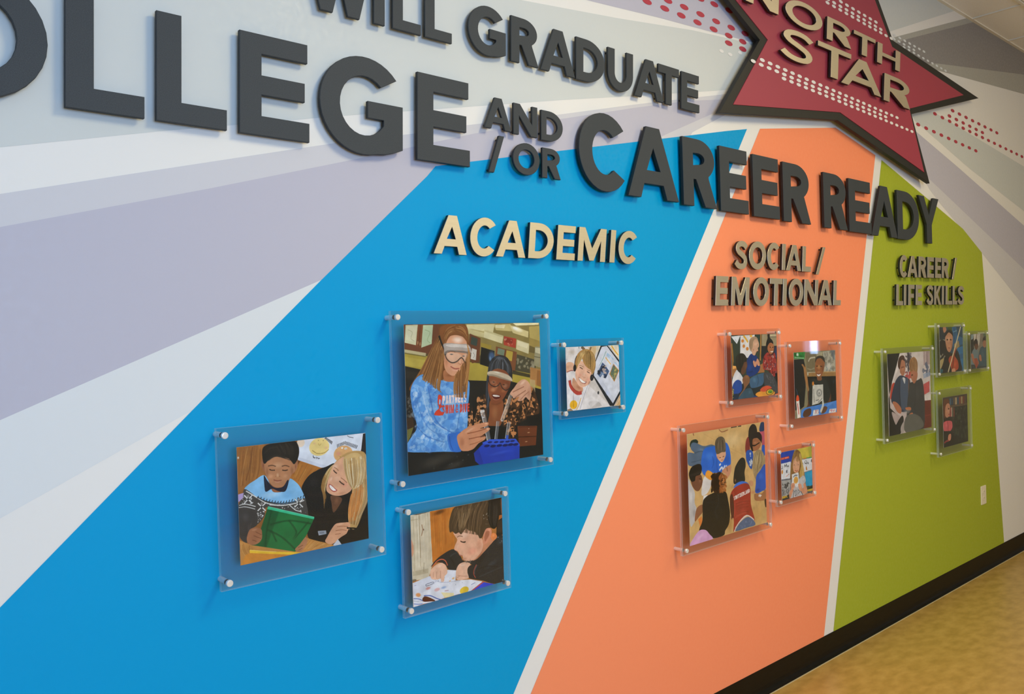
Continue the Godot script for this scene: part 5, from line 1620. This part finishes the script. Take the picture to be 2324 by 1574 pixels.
const PHOTO_F7 := {"ground": "8c8668", "size": 460, "shapes": [
	["p","2e8c3c",1,[-4,2,265,0,243,114,5,92]],
	["e","e8f0ea",0.90,86,36,36.7,37.6,0,0.40],
	["n","1c5c28",0.60,14,16.5,[4,9,256,9,235,97,10,86]],
	["l","c8e8d0",13.2,0.60,[18,76,235,97]],
	["p","7c7256",1,[264,18,523,18,502,337,312,326]],
	["l","cfcab6",18.9,0.90,[336,153,381,104,498,96]],
	["l","a8a088",15.4,0.70,[306,258,382,279,479,262]],
	["p","c0b89c",0.60,[515,20,692,18,653,95,547,90]],
	["p","b4b2a4",1,[692,14,1000,0,993,356,697,338]],
	["n","7c7a70",0.60,40,25.2,[710,17,994,11,987,321,707,316]],
	["e","dedad0",0.90,827,255,102.5,85.5,0,0.30],
	["n","8c9ca0",0.60,14,16.3,[757,192,903,200,897,339,752,330]],
	["p","5a6a78",0.70,[874,6,976,2,979,157,942,155]],
	["p","d8d0bc",0.80,[295,313,503,326,501,371,302,364]],
	["p","a47e4c",1,[329,327,1008,351,1009,422,327,385]],
	["l","d0a870",12.5,0.70,[644,335,1004,350]],
	["p","14171a",1,[1,108,226,110,257,233,255,546,207,832,121,868,-4,873]],
	["e","2c3034",0.60,114,158,83.9,22.1,0,0.10],
	["p","0f1213",1,[275,382,1014,421,1011,831,732,824,367,667]],
	["l","4a6a80",11.1,0.70,[927,527,956,482]],
	["l","5a4a3c",16.7,0.50,[115,591,184,563]],
	["l","4a6a90",9.9,0.80,[34,545,64,631,78,676]],
	["c","aa7a48",1,[172,194,206,185,247,232,268,222,321,528,304,617,240,410,216,253]],
	["e","d0a070",0.60,253,277,17,44.6,0,0.10],
	["c","5c3a28",1,[300,616,369,622,391,714,365,937,252,993,176,974,239,880,297,796]],
	["c","5c3a28",1,[785,644,847,683,866,755,829,890,708,965,609,982,602,949,658,886,759,838]],
	["e","8a5c40",0.50,347,732,24.1,78.5,0,0.10],
	["e","8a5c40",0.50,824,774,21.9,69.2,0,0.10],
	["c","242a2b",1,[313,730,365,509,446,419,550,460,658,422,764,486,847,683,778,816,678,825,378,842]],
	["e","3c4444",0.50,496,473,70.3,34,0,0.10],
	["p","d4d4ce",1,[422,502,486,524,675,529,670,763,554,819,395,833]],
	["e","8c9090",0.90,574,655,85.2,75,0,0.60],
	["e","d8d8d4",0.90,574,655,53.1,47.7,0,0.60],
	["e","707474",0.90,573,661,28.3,27.3,0,0.10],
	["l","5a5e5e",12.2,0.80,[440,582,445,685,449,798]],
	["l","5a5e5e",10.5,0.80,[485,767,556,762]],
	["l","5a5e5e",10.6,0.70,[536,806,645,747]],
	["e","dc882c",1.00,432,500,29.6,40.6,0,0.60],
	["c","9a6038",1,[499,190,511,111,601,78,698,106,728,190,703,292,650,392,577,450,521,395,483,280]],
	["e","d09a62",0.80,584,251,67.5,56.9,0,0.10],
	["e","d89c6c",0.60,572,330,60.2,27.3,0,0.10],
	["e","6c3e24",0.60,681,279,32.3,91.6,0,0.10],
	["e","4a2a1c",0.60,577,439,42.5,13.7,0,0.10],
	["c","8a5636",1,[535,408,632,408,639,460,550,460]],
	["c","3a342e",1,[494,178,511,105,601,75,707,100,736,191,704,166,635,117,546,124,509,162]],
	["l","2a1a12",10.5,0.90,[520,236,559,233]],
	["l","2a1a12",10.7,0.90,[616,239,658,246]],
	["c","f6f0ea",1,[522,356,571,367,625,359,597,391,553,392]],
	["l","7a3a2c",7,0.80,[516,352,572,365,632,355]],
	["l","b87848",12.4,0.50,[575,274,577,308]],
	["p","4a8ce4",1,[120,999,137,887,215,855,378,848,660,838,1012,812,1007,1007]],
	["e","7cb0f4",0.50,839,856,147.1,27.7,-12,0.10],
	["p","e6eaf0",1,[424,911,550,910,550,992,403,995]],
	["p","e8ecf0",1,[822,934,988,940,974,1003,794,993]],
	["n","d05a4a",0.80,12,10.4,[444,922,550,921,547,978,425,977]],
	["n","d84a6a",0.80,12,10.9,[836,943,965,950,954,990,826,983]],
	["c","5c3a28",1,[176,974,204,904,308,875,367,892,356,970,251,1004]],
	["c","6c4630",1,[601,972,630,900,712,879,765,907,727,961,654,988]],
	["l","e8ece8",42.8,0.85,[645,759,659,851,592,959]],
	["p","f4ece8",1,[27,729,97,724,120,992,46,996]],
	["c","e0562e",1,[30,733,42,662,66,647,87,666,97,728]],
	["l","d8402e",16.6,0.80,[58,774,71,864,82,942]]]}
const PHOTO_F8 := {"ground": "8a8a90", "size": 360, "shapes": [
	["p","2549b4",1,[-12,-7,429,4,335,255,-13,225]],
	["p","dc523c",1,[-4,113,255,109,264,157,0,155]],
	["l","f0a890",11.6,0.80,[28,137,87,138]],
	["l","f4b8a0",13.3,0.80,[128,135,229,133]],
	["p","d8c854",1,[515,2,1009,-3,1009,253,664,227]],
	["p","a8b048",0.60,[884,-1,1009,-3,1009,241,911,238]],
	["l","e8883a",17.5,0.90,[716,233,813,233]],
	["l","48a060",17.6,0.90,[822,235,1009,241]],
	["p","e4e8f2",1,[-13,236,306,230,273,583,-10,562]],
	["p","e4e8f2",1,[663,248,1014,256,1016,507,724,521]],
	["l","30343c",13.3,0.95,[106,320,116,268,148,310,174,264,184,327]],
	["l","30343c",10,0.95,[201,329,205,302,219,327,232,301,238,330]],
	["l","30343c",11.6,0.90,[35,287,44,333,5,338]],
	["e","30343c",1.00,792,318,45.8,40.9,0,0.75],
	["e","e4e8f2",1.00,792,315,29.9,28.4,0,0.80],
	["l","30343c",12.3,0.90,[797,336,821,363]],
	["e","30343c",1.00,860,345,24.8,20.5,0,0.70],
	["e","e4e8f2",1.00,858,343,14.1,11.4,0,0.70],
	["l","30343c",10.6,0.90,[879,337,881,377]],
	["l","30343c",12.2,0.90,[688,342,696,315]],
	["l","30343c",12.5,0.90,[970,339,977,294,1001,309,979,323,1005,356]],
	["e","e09038",1.00,31,408,29.7,52.8,0,0.60],
	["e","2a3448",0.90,177,420,30.1,39.9,0,0.50],
	["e","e4e8f2",1.00,194,423,16.7,26.6,0,0.10],
	["l","e8785a",11.7,0.80,[144,515,200,508]],
	["l","e8785a",11.7,0.80,[209,492,251,488]],
	["c","c8884a",1,[807,406,840,486,795,487,788,438]],
	["p","6a7280",1,[-7,559,277,579,272,620,-3,591]],
	["p","b0b2b2",1,[2,586,281,610,244,944,10,941]],
	["n","4a4c50",0.80,24,23.1,[36,664,237,664,224,785,32,774]],
	["n","6a6c70",0.60,40,19.8,[15,782,232,797,228,919,19,915]],
	["p","c8a434",1,[8,915,237,921,235,963,13,960]],
	["p","34383c",1,[13,960,235,963,234,1009,8,1007]],
	["n","2a2c30",0.90,8,33.3,[111,898,228,919,226,986,125,979]],
	["p","18a2d6",1,[750,536,1017,521,1006,869,787,834]],
	["p","40b8e8",0.50,[793,564,1007,558,1005,621,800,622]],
	["p","4a5a3a",1,[783,830,1007,863,1005,920,816,916]],
	["n","1c2420",0.80,20,21.1,[792,838,999,867,997,919,807,909]],
	["p","ceaa3a",1,[819,918,1005,918,1007,966,832,959]],
	["p","5a5c5c",1,[823,955,1007,964,1005,1006,848,1013]],
	["c","8c6438",1,[273,592,301,351,356,157,428,38,532,15,633,101,668,225,677,363,732,531,703,618,598,634,549,525,446,519,341,592]],
	["h","5c3e20","c09a5c",60,15.4,0.70,[428,44,354,202,313,397,290,595],[515,22,458,172,402,299,362,472]],
	["c","c8a256",1,[585,508,641,381,708,482,725,576,668,623,589,627]],
	["h","a07c3c","e8cc88",40,13.8,0.70,[564,97,627,288,640,426,615,626],[633,107,670,294,725,485,703,618]],
	["c","c9c9ce",1,[321,667,476,648,580,632,704,589,779,704,714,801,689,1024,276,1012,298,842]],
	["e","e8e8ec",0.60,701,662,52.4,45.2,0,0.10],
	["e","96989e",0.60,467,905,120.3,89.5,0,0.10],
	["l","3a3c40",15.3,0.90,[367,832,361,1010]],
	["l","3a3c40",15.6,0.90,[605,908,672,1010]],
	["n","4a4c52",0.60,16,15.3,[400,860,607,874,603,986,395,994]],
	["e","d05060",0.90,481,975,12,13.4,0,0.10],
	["c","e2ac8a",1,[371,316,405,209,493,149,570,188,594,328,560,459,473,496,388,448]],
	["e","f4d0b4",0.60,481,231,51.5,44.9,0,0.10],
	["e","3a2418",0.90,418,321,23.9,9,0,0.10],
	["e","3a2418",0.90,547,334,24.1,9,0,0.10],
	["l","b05a4c",13.6,0.90,[423,431,482,463,535,449]],
	["e","ee9c84",0.50,416,390,27.3,17.9,0,0.10],
	["h","7a5630","b08a50",20,12,0.70,[488,41,459,150,404,254],[565,74,587,191,592,305]],
	["p","eceff4",1,[330,506,543,497,548,773,471,805,403,760,334,692]],
	["e","e2aa50",1.00,455,647,78.9,80.6,0,0.80],
	["l","6c7484",23.8,0.80,[372,575,428,545,505,557]],
	["c","e2a484",1,[299,720,355,690,414,711,410,783,350,835,300,809]],
	["c","e2a484",1,[521,752,576,742,624,769,650,881,605,908,555,865]],
	["l","a86850",10.1,0.60,[328,736,396,742]],
	["l","a86850",10.1,0.60,[326,769,395,772]],
	["c","dc9c7c",1,[615,875,695,844,697,776,754,763,824,946,742,994,656,962]],
	["c","dc9c7c",1,[238,876,303,810,358,842,312,934,268,993,235,976]]]}
const PHOTO_F9 := {"ground": "d4c6c8", "size": 520, "shapes": [
	["p","ded6d8",1,[268,-1,1007,-2,996,627,92,409]],
	["p","0d1314",1,[-8,-3,283,0,197,159,95,339,48,452,7,541,4,1006,130,1010,288,827,39,660]],
	["p","f0eaec",1,[278,4,321,13,261,163,193,253,115,364,90,351,197,159]],
	["p","8a8088",1,[463,5,553,6,538,82,490,175,446,173]],
	["n","3c3a44",0.70,26,24.1,[408,5,564,11,531,273,398,265]],
	["p","b8a4a8",1,[840,0,995,1,996,177,838,181]],
	["l","e8e0e2",14.2,0.80,[887,5,886,172]],
	["l","8c7c82",11.9,0.70,[935,7,933,174]],
	["n","5a6a8a",0.70,16,27.9,[767,80,976,201,995,327,805,303]],
	["n","c84a4a",0.80,14,24.2,[399,241,532,249,529,321,396,313]],
	["p","9cb0d0",0.80,[817,291,1002,277,1005,327,827,353]],
	["l","4a5a7a",18.9,0.70,[854,256,950,249]],
	["l","d04a50",25.9,0.85,[820,550,969,519]],
	["l","d04a50",25.9,0.85,[821,523,970,491]],
	["l","d04a50",25.9,0.85,[822,496,971,464]],
	["l","d04a50",25.9,0.85,[823,469,972,436]],
	["l","d04a50",25.9,0.85,[824,442,973,409]],
	["p","eeeaec",1,[823,575,999,565,998,646,840,641]],
	["p","722c24",1,[830,640,1008,647,1005,1007,798,1001]],
	["l","9a443a",14.2,0.70,[833,837,1001,836]],
	["c","cc4a3c",1,[42,509,82,385,146,360,154,437,97,526,54,557]],
	["c","2c3c56",1,[65,546,135,389,201,312,299,277,462,329,504,392,469,702,292,732,230,655,104,620]],
	["c","4a5c78",1,[276,328,374,323,457,341,437,675,297,697,272,564]],
	["l","1a2638",19.4,0.80,[276,328,258,504,272,683]],
	["l","c8763c",11.1,0.70,[479,342,454,532]],
	["c","e0e2ea",1,[331,308,391,322,375,389]],
	["c","bc8064",1,[262,145,292,82,373,80,402,170,376,264,321,284,280,234]],
	["l","7c4a38",15.1,0.80,[303,183,369,175]],
	["e","dca888",0.60,345,202,30.5,26,0,0.10],
	["e","8c5a44",0.50,290,235,30.2,28.2,0,0.10],
	["c","4c3024",1,[233,161,245,80,298,36,374,39,396,105,329,84,295,129,270,199]],
	["c","3c4044",1,[414,697,481,414,572,378,687,362,780,350,827,477,841,738,808,984,639,1001,369,992,397,839]],
	["e","56585c",0.50,656,548,92.4,146.2,0,0.10],
	["l","24282a",18.2,0.60,[616,400,622,546,582,713]],
	["c","bc7c60",1,[513,272,600,229,681,258,669,343,598,401,539,346]],
	["e","d89c7c",0.60,562,323,31.6,24.1,0,0.10],
	["l","5a3426",13.5,0.80,[530,291,575,288]],
	["c","ac7c4e",1,[494,175,516,93,607,63,678,112,693,198,667,264,600,229,520,255]],
	["h","7c5634","d0a878",40,13.4,0.70,[538,82,508,176,527,249],[662,100,689,186,659,257]],
	["c","c47c5c",1,[95,590,179,603,283,684,269,748,195,723,134,658]],
	["c","cc7c54",1,[462,780,545,768,554,826,486,831]],
	["c","cc7c54",1,[381,687,492,692,504,730,402,719]],
	["e","b0b4b8",0.50,412,738,111.4,35.9,0,0.40],
	["c","c4b4b4",1,[68,716,162,743,267,801,199,888,136,858]],
	["c","1a1c20",1,[134,905,290,780,331,844,259,991,130,1004]],
	["c","b8b0b0",1,[262,920,330,856,373,873,325,987,270,992]],
	["c","6a6c68",1,[376,813,556,783,738,852,780,980,369,992]]]}
const PHOTO_F10 := {"ground": "2c5068", "size": 360, "shapes": [
	["p","1c3040",1,[-13,-6,261,-13,203,309,-28,341]],
	["p","3c5c30",1,[338,-8,619,-9,570,177,371,110]],
	["p","2a6898",1,[538,-10,1021,-9,1020,405,557,449]],
	["l","1a4a70",37.1,0.80,[617,32,651,200,601,388]],
	["l","8ab4c8",20.5,0.70,[593,115,782,77]],
	["p","163848",0.70,[723,-8,1008,-9,990,252,777,203]],
	["c","c48a6a",1,[152,6,260,-3,295,68,195,127]],
	["p","a89468",1,[601,388,815,311,853,441,636,538]],
	["p","2c78b0",1,[744,479,1010,438,1009,994,831,989]],
	["p","1c5c90",0.70,[802,634,1005,602,1010,713,815,744]],
	["c","d8cca4",0.80,[6,282,205,273,203,309,9,352]],
	["c","14191b",1,[-21,361,204,293,329,521,529,586,763,545,891,816,919,997,489,1003,-9,999]],
	["e","2c3436",0.40,150,552,157.1,103.2,0,0.10],
	["n","c8c8b8",0.80,6,19,[-5,585,226,599,219,724,-13,707]],
	["c","b8a878",1,[-23,748,163,674,116,800,-3,915]],
	["p","2a6878",1,[-25,893,128,927,85,997,-9,999]],
	["c","ca9474",1,[239,229,331,120,472,102,560,197,552,364,493,488,408,557,310,510,261,394]],
	["e","e8bca0",0.60,382,274,88.4,82.6,0,0.10],
	["e","a06a50",0.60,497,404,57.4,105.1,0,0.10],
	["l","3a2418",23.6,0.90,[291,282,362,278]],
	["l","3a2418",24.2,0.90,[434,281,507,287]],
	["l","a05848",24,0.80,[353,460,433,468]],
	["c","1c1a1a",1,[216,228,261,118,414,60,552,114,576,219,509,165,391,121,289,180]],
	["c","b84c2c",1,[358,734,423,653,569,620,660,475,701,499,631,645,754,762,782,918,680,976,511,972,445,869]],
	["e","e8744c",0.60,622,839,110.6,87.1,0,0.10],
	["l","3a1810",29.3,0.70,[613,580,511,961]],
	["l","e4d8b4",38.8,0.95,[922,-1,639,474,324,998]],
	["c","d89c7c",1,[492,938,618,927,636,1005,489,1003]]]}
const PHOTO_F11 := {"ground": "8a867c", "size": 300, "shapes": [
	["p","1e2420",1,[-24,-12,229,-7,186,304,236,554,-36,677]],
	["p","d0ccc4",1,[198,-2,661,-4,551,317,424,396,219,222]],
	["l","8a7058",49.4,0.80,[412,3,341,226]],
	["p","5c7a5c",1,[819,0,1012,1,1008,160,876,128]],
	["p","8a8274",1,[630,2,838,0,770,324,544,456]],
	["p","a8c4d0",0.80,[47,9,216,4,162,137,42,162]],
	["c","748a94",1,[37,600,150,455,345,399,480,509,488,730,404,835,73,897,-10,786]],
	["c","3c5c6c",1,[471,702,575,457,767,366,1009,360,1007,1006,487,989,432,891]],
	["e","5a8094",0.50,753,604,163.2,166.2,0,0.10],
	["c","6c4632",1,[246,306,341,226,473,286,467,397,360,463,272,404]],
	["c","1a1716",1,[187,277,251,181,375,143,463,230,429,299,308,281,244,348]],
	["c","b07a60",1,[784,296,853,198,998,217,1009,360,891,419,805,367]],
	["c","2a2a2c",1,[774,239,812,126,943,72,1025,103,1019,203,853,198]],
	["c","b87860",1,[15,572,145,577,229,717,467,784,462,892,222,879,80,737]],
	["c","c07c5c",1,[536,622,641,627,683,767,619,805,531,732]],
	["c","a8503c",1,[229,717,409,726,429,945,307,978,240,880]],
	["p","34424a",1,[-31,865,251,894,306,1005,-18,1004]],
	["p","2c3a40",1,[369,941,1009,965,1006,1011,366,1000]]]}
const PHOTO_F12 := {"ground": "33332f", "size": 360, "shapes": [
	["p","4a4038",1,[-14,-1,1009,-5,1014,86,-9,80]],
	["p","2a2826",1,[-17,79,1014,86,1016,228,-13,194]],
	["p","4a6c84",1,[273,36,330,37,326,171,268,172]],
	["p","2c4a64",1,[349,36,407,37,402,174,345,174]],
	["p","6a5a48",1,[427,37,485,37,480,177,422,177]],
	["p","c8b48c",1,[504,37,563,38,558,180,499,180]],
	["p","3a5a74",1,[583,37,642,38,637,183,578,183]],
	["p","8a4a3a",1,[662,38,722,39,717,186,657,186]],
	["p","b49a70",1,[742,38,803,39,797,189,736,189]],
	["p","7a3c30",1,[823,39,884,39,878,192,817,193]],
	["p","5a4a40",1,[904,39,966,40,960,195,898,196]],
	["l","6c5a48",33.1,0.90,[-12,185,401,203,1008,217]],
	["p","c86a60",1,[240,217,274,219,268,404,234,406]],
	["p","a84a44",1,[286,222,320,223,314,408,279,411]],
	["p","d8b0a0",1,[331,226,366,227,360,413,325,415]],
	["p","5a6a5a",1,[377,230,412,231,405,418,371,420]],
	["p","8a3c38",1,[424,234,458,236,452,423,417,425]],
	["p","20241f",1,[478,229,1016,238,1000,1010,374,985]],
	["n","4a5c48",0.60,50,31.2,[497,231,998,257,968,985,413,971]],
	["n","98a498",0.60,16,15.6,[517,243,998,267,984,608,505,555]],
	["c","6c4028",1,[27,331,18,140,66,38,197,49,270,113,230,197,137,150,102,301,83,432,46,429]],
	["c","cc9074",1,[86,337,106,186,194,126,280,173,276,298,223,399,129,409]],
	["e","e8b49c",0.60,215,273,45.3,57.7,0,0.10],
	["l","3a2418",18.8,0.90,[202,243,255,242]],
	["l","a85448",18.8,0.90,[205,359,251,358]],
	["c","26201e",1,[35,427,166,422,336,440,314,515,51,505]],
	["c","dc6470",1,[7,519,89,481,239,484,344,518,356,635,232,707,28,664]],
	["e","f08890",0.50,123,570,74.6,57,0,0.10],
	["l","8c3440",18.7,0.80,[182,491,187,692]],
	["p","1c1e1c",1,[-20,668,384,706,451,995,-8,999]],
	["c","dc967c",1,[192,779,249,754,298,773,283,867,218,891,174,862]],
	["l","a83c44",29.3,0.90,[21,909,114,883,207,886]]]}

var canvas: Image
var cw := 0
var ch_ := 0

func picture(key: String, aspect: float) -> StandardMaterial3D:
	var spec: Dictionary = get("PHOTO_" + key.to_upper())
	cw = spec.size
	ch_ = int(cw / aspect)
	canvas = Image.create(cw, ch_, false, Image.FORMAT_RGB8)
	canvas.fill(Color.html(spec.ground))
	rng.seed = hash(key)
	for s in spec.shapes:
		match s[0]:
			"p":
				fill_shape(px(s[3]), Color.html(s[1]), s[2])
			"c":
				fill_shape(loop(px(s[3])), Color.html(s[1]), s[2])
			"l":
				fill_shape(stroke(smooth(px(s[4]), 4), s[2] * cw / 1000.0), Color.html(s[1]), s[3])
			"e":
				oval(s)
			"h":
				strands(s)
			"n":
				flecks(s)
			"t":
				write(s)
	grain()
	var m := StandardMaterial3D.new()
	m.resource_name = "photo_" + key
	m.albedo_texture = ImageTexture.create_from_image(canvas)
	m.roughness = 0.35
	m.metallic_specular = 0.4
	return m

func px(flat: Array) -> PackedVector2Array:
	var q := PackedVector2Array()
	for i in range(0, flat.size(), 2):
		q.append(Vector2(flat[i] * cw, flat[i + 1] * ch_) / 1000.0)
	return q

func loop(p: PackedVector2Array) -> PackedVector2Array:
	var q := PackedVector2Array()
	var n := p.size()
	for i in n:
		for k in 5:
			q.append(p[i].cubic_interpolate(p[(i + 1) % n], p[(i + n - 1) % n], p[(i + 2) % n], k / 5.0))
	return q

func fill_shape(p: PackedVector2Array, c: Color, alpha: float) -> void:
	var lo := ch_
	var hi := 0
	for v in p:
		lo = mini(lo, floori(v.y))
		hi = maxi(hi, ceili(v.y))
	for y in range(maxi(lo, 0), mini(hi, ch_)):
		var xs := PackedFloat32Array()
		var yc := y + 0.5
		for i in p.size():
			var a := p[i]
			var b := p[(i + 1) % p.size()]
			if (a.y <= yc) != (b.y <= yc):
				xs.append(a.x + (yc - a.y) / (b.y - a.y) * (b.x - a.x))
		xs.sort()
		for k in range(0, xs.size() - 1, 2):
			var x0 := clampi(roundi(xs[k]), 0, cw)
			var x1 := clampi(roundi(xs[k + 1]), 0, cw)
			if x1 <= x0:
				continue
			if alpha >= 0.99:
				canvas.fill_rect(Rect2i(x0, y, x1 - x0, 1), c)
			else:
				for x in range(x0, x1):
					canvas.set_pixel(x, y, canvas.get_pixel(x, y).lerp(c, alpha))

func oval(s: Array) -> void:
	# colour, opacity, x, y, half axes, turn in degrees, hardness 0 (airbrush) to 1
	var c := Color.html(s[1])
	var at := Vector2(s[3] * cw, s[4] * ch_) / 1000.0
	var r := Vector2(maxf(s[5] * cw / 1000.0, 0.6), maxf(s[6] * ch_ / 1000.0, 0.6))
	var turn := deg_to_rad(s[7])
	var reach := maxf(r.x, r.y) + 1
	for y in range(maxi(0, int(at.y - reach)), mini(ch_, int(at.y + reach) + 1)):
		for x in range(maxi(0, int(at.x - reach)), mini(cw, int(at.x + reach) + 1)):
			var d := (Vector2(x + 0.5, y + 0.5) - at).rotated(-turn)
			var q := (d / r).length()
			if q < 1.0:
				var f: float = 1.0 - smoothstep(s[8], 1.0, q)
				canvas.set_pixel(x, y, canvas.get_pixel(x, y).lerp(c, f * s[2]))

func strands(s: Array) -> void:
	# colour one, colour two, count, width, opacity, guide line, guide line
	var a := smooth(px(s[6]), 4)
	var b := smooth(px(s[7]), 4)
	var ca := Color.html(s[1])
	var cb := Color.html(s[2])
	for k in s[3]:
		var t := rng.randf()
		var wob := rng.randf_range(-0.04, 0.04)
		var from := rng.randf_range(0.0, 0.3)
		var path := PackedVector2Array()
		var n := mini(a.size(), b.size())
		for i in range(int(from * n), int(rng.randf_range(0.7, 1.0) * n)):
			var u := clampf(t + wob * i / n, 0.0, 1.0)
			path.append(a[i * (a.size() - 1) / (n - 1)].lerp(b[i * (b.size() - 1) / (n - 1)], u))
		if path.size() > 2:
			fill_shape(stroke(path, s[4] * cw / 1000.0 * rng.randf_range(0.5, 1.3)), ca.lerp(cb, rng.randf()), s[5])

func flecks(s: Array) -> void:
	# colour, opacity, count, size, polygon
	var p := px(s[5])
	var c := Color.html(s[1])
	var box_ := Rect2(p[0], Vector2.ZERO)
	for v in p:
		box_ = box_.expand(v)
	for k in s[3]:
		var v := box_.position + Vector2(rng.randf() * box_.size.x, rng.randf() * box_.size.y)
		if Geometry2D.is_point_in_polygon(v, p):
			var r: float = s[4] * cw / 1000.0 * rng.randf_range(0.5, 1.4)
			var q := PackedVector2Array()
			var sq := rng.randf_range(0.4, 0.9)
			var tn := rng.randf() * PI
			for i in 7:
				q.append(v + Vector2(cos(i * TAU / 7) * r, sin(i * TAU / 7) * r * sq).rotated(tn))
			fill_shape(q, c, s[2])

func write(s: Array) -> void:
	# text, colour, x, y, along x, along y, up x, up y (one capital's height), stem
	var at := Vector2(s[3] * cw, s[4] * ch_) / 1000.0
	var along := Vector2(s[5] * cw, s[6] * ch_) / 1000.0
	var up := Vector2(s[7] * cw, s[8] * ch_) / 1000.0
	var x := 0.0
	for ch in s[1]:
		if ch != " ":
			var w := 0.3 if ch == "I" else 1.0 if ch in "MW" else 0.72
			var g := glyph(ch, w, s[9])
			var o := with_holes(turned(g[0], true), g[1].map(func(hl): return turned(hl, false)))
			var q := PackedVector2Array()
			for v in o:
				q.append(at + along * (x + v.x) + up * v.y)
			fill_shape(q, Color.html(s[2]), 1.0)
			x += w + 0.16
		else:
			x += 0.4

func grain() -> void:
	# soften the drawn edges a little, then the uneven tone and the fine noise of a photograph
	canvas.resize(cw * 2 / 3, ch_ * 2 / 3, Image.INTERPOLATE_BILINEAR)
	canvas.resize(cw, ch_, Image.INTERPOLATE_CUBIC)
	var f := FastNoiseLite.new()
	f.seed = rng.randi() % 10000
	f.frequency = 9.0 / cw
	f.fractal_octaves = 5
	f.fractal_gain = 0.5
	var tone := f.get_image(cw, ch_, false, false, true)
	tone.convert(Image.FORMAT_L8)
	var nd := tone.get_data()
	var d := canvas.get_data()
	for i in nd.size():
		var k: float = 0.93 + nd[i] * 0.14 / 255.0
		var g := rng.randi() % 13 - 6
		d[i * 3] = clampi(int(d[i * 3] * k) + g, 0, 255)
		d[i * 3 + 1] = clampi(int(d[i * 3 + 1] * k) + g, 0, 255)
		d[i * 3 + 2] = clampi(int(d[i * 3 + 2] * k) + g, 0, 255)
	canvas = Image.create_from_data(cw, ch_, false, Image.FORMAT_RGB8, d)



# ---------------------------------------------------------------- outlet

func wall_outlet() -> void:
	var t := thing("wall_outlet", "ivory electrical outlet plate low on the green panel", "outlet", Vector3(5.423, 0.4545, 0))
	var st := tool()
	var o := points([-0.036, -0.0565, 0.036, -0.0565, 0.0395, -0.053, 0.0395, 0.053, 0.036, 0.0565, -0.036, 0.0565, -0.0395, 0.053, -0.0395, -0.053])
	plate(st, o, [], 0.0, 0.0055, 0.0022)
	commit(st, "cover_plate", mat("ivory_plastic"), t)
	for s in [-1.0, 1.0]:
		st = tool()
		var r := arc(Vector2(0, s * 0.0195), Vector2(0.0172, 0.0145), 0, 345, 23)
		plate(st, r, [], 0.0055, 0.0068, 0.0005)
		var so := commit(st, "socket", mat("ivory_plastic"), t)
		for x in [-0.0064, 0.0064]:
			st = tool()
			box(st, Vector3(x, s * 0.0195 + 0.003, 0.0068), Vector3(0.0016, 0.0075, 0.0004))
			commit(st, "slot", mat("slot_dark"), so)
	st = tool()
	lathe(st, Vector3.ZERO, [Vector2(0.003, 0.0055), Vector2(0.003, 0.0064), Vector2(0.0, 0.0066)], 12)
	commit(st, "screw", mat("steel"), t)
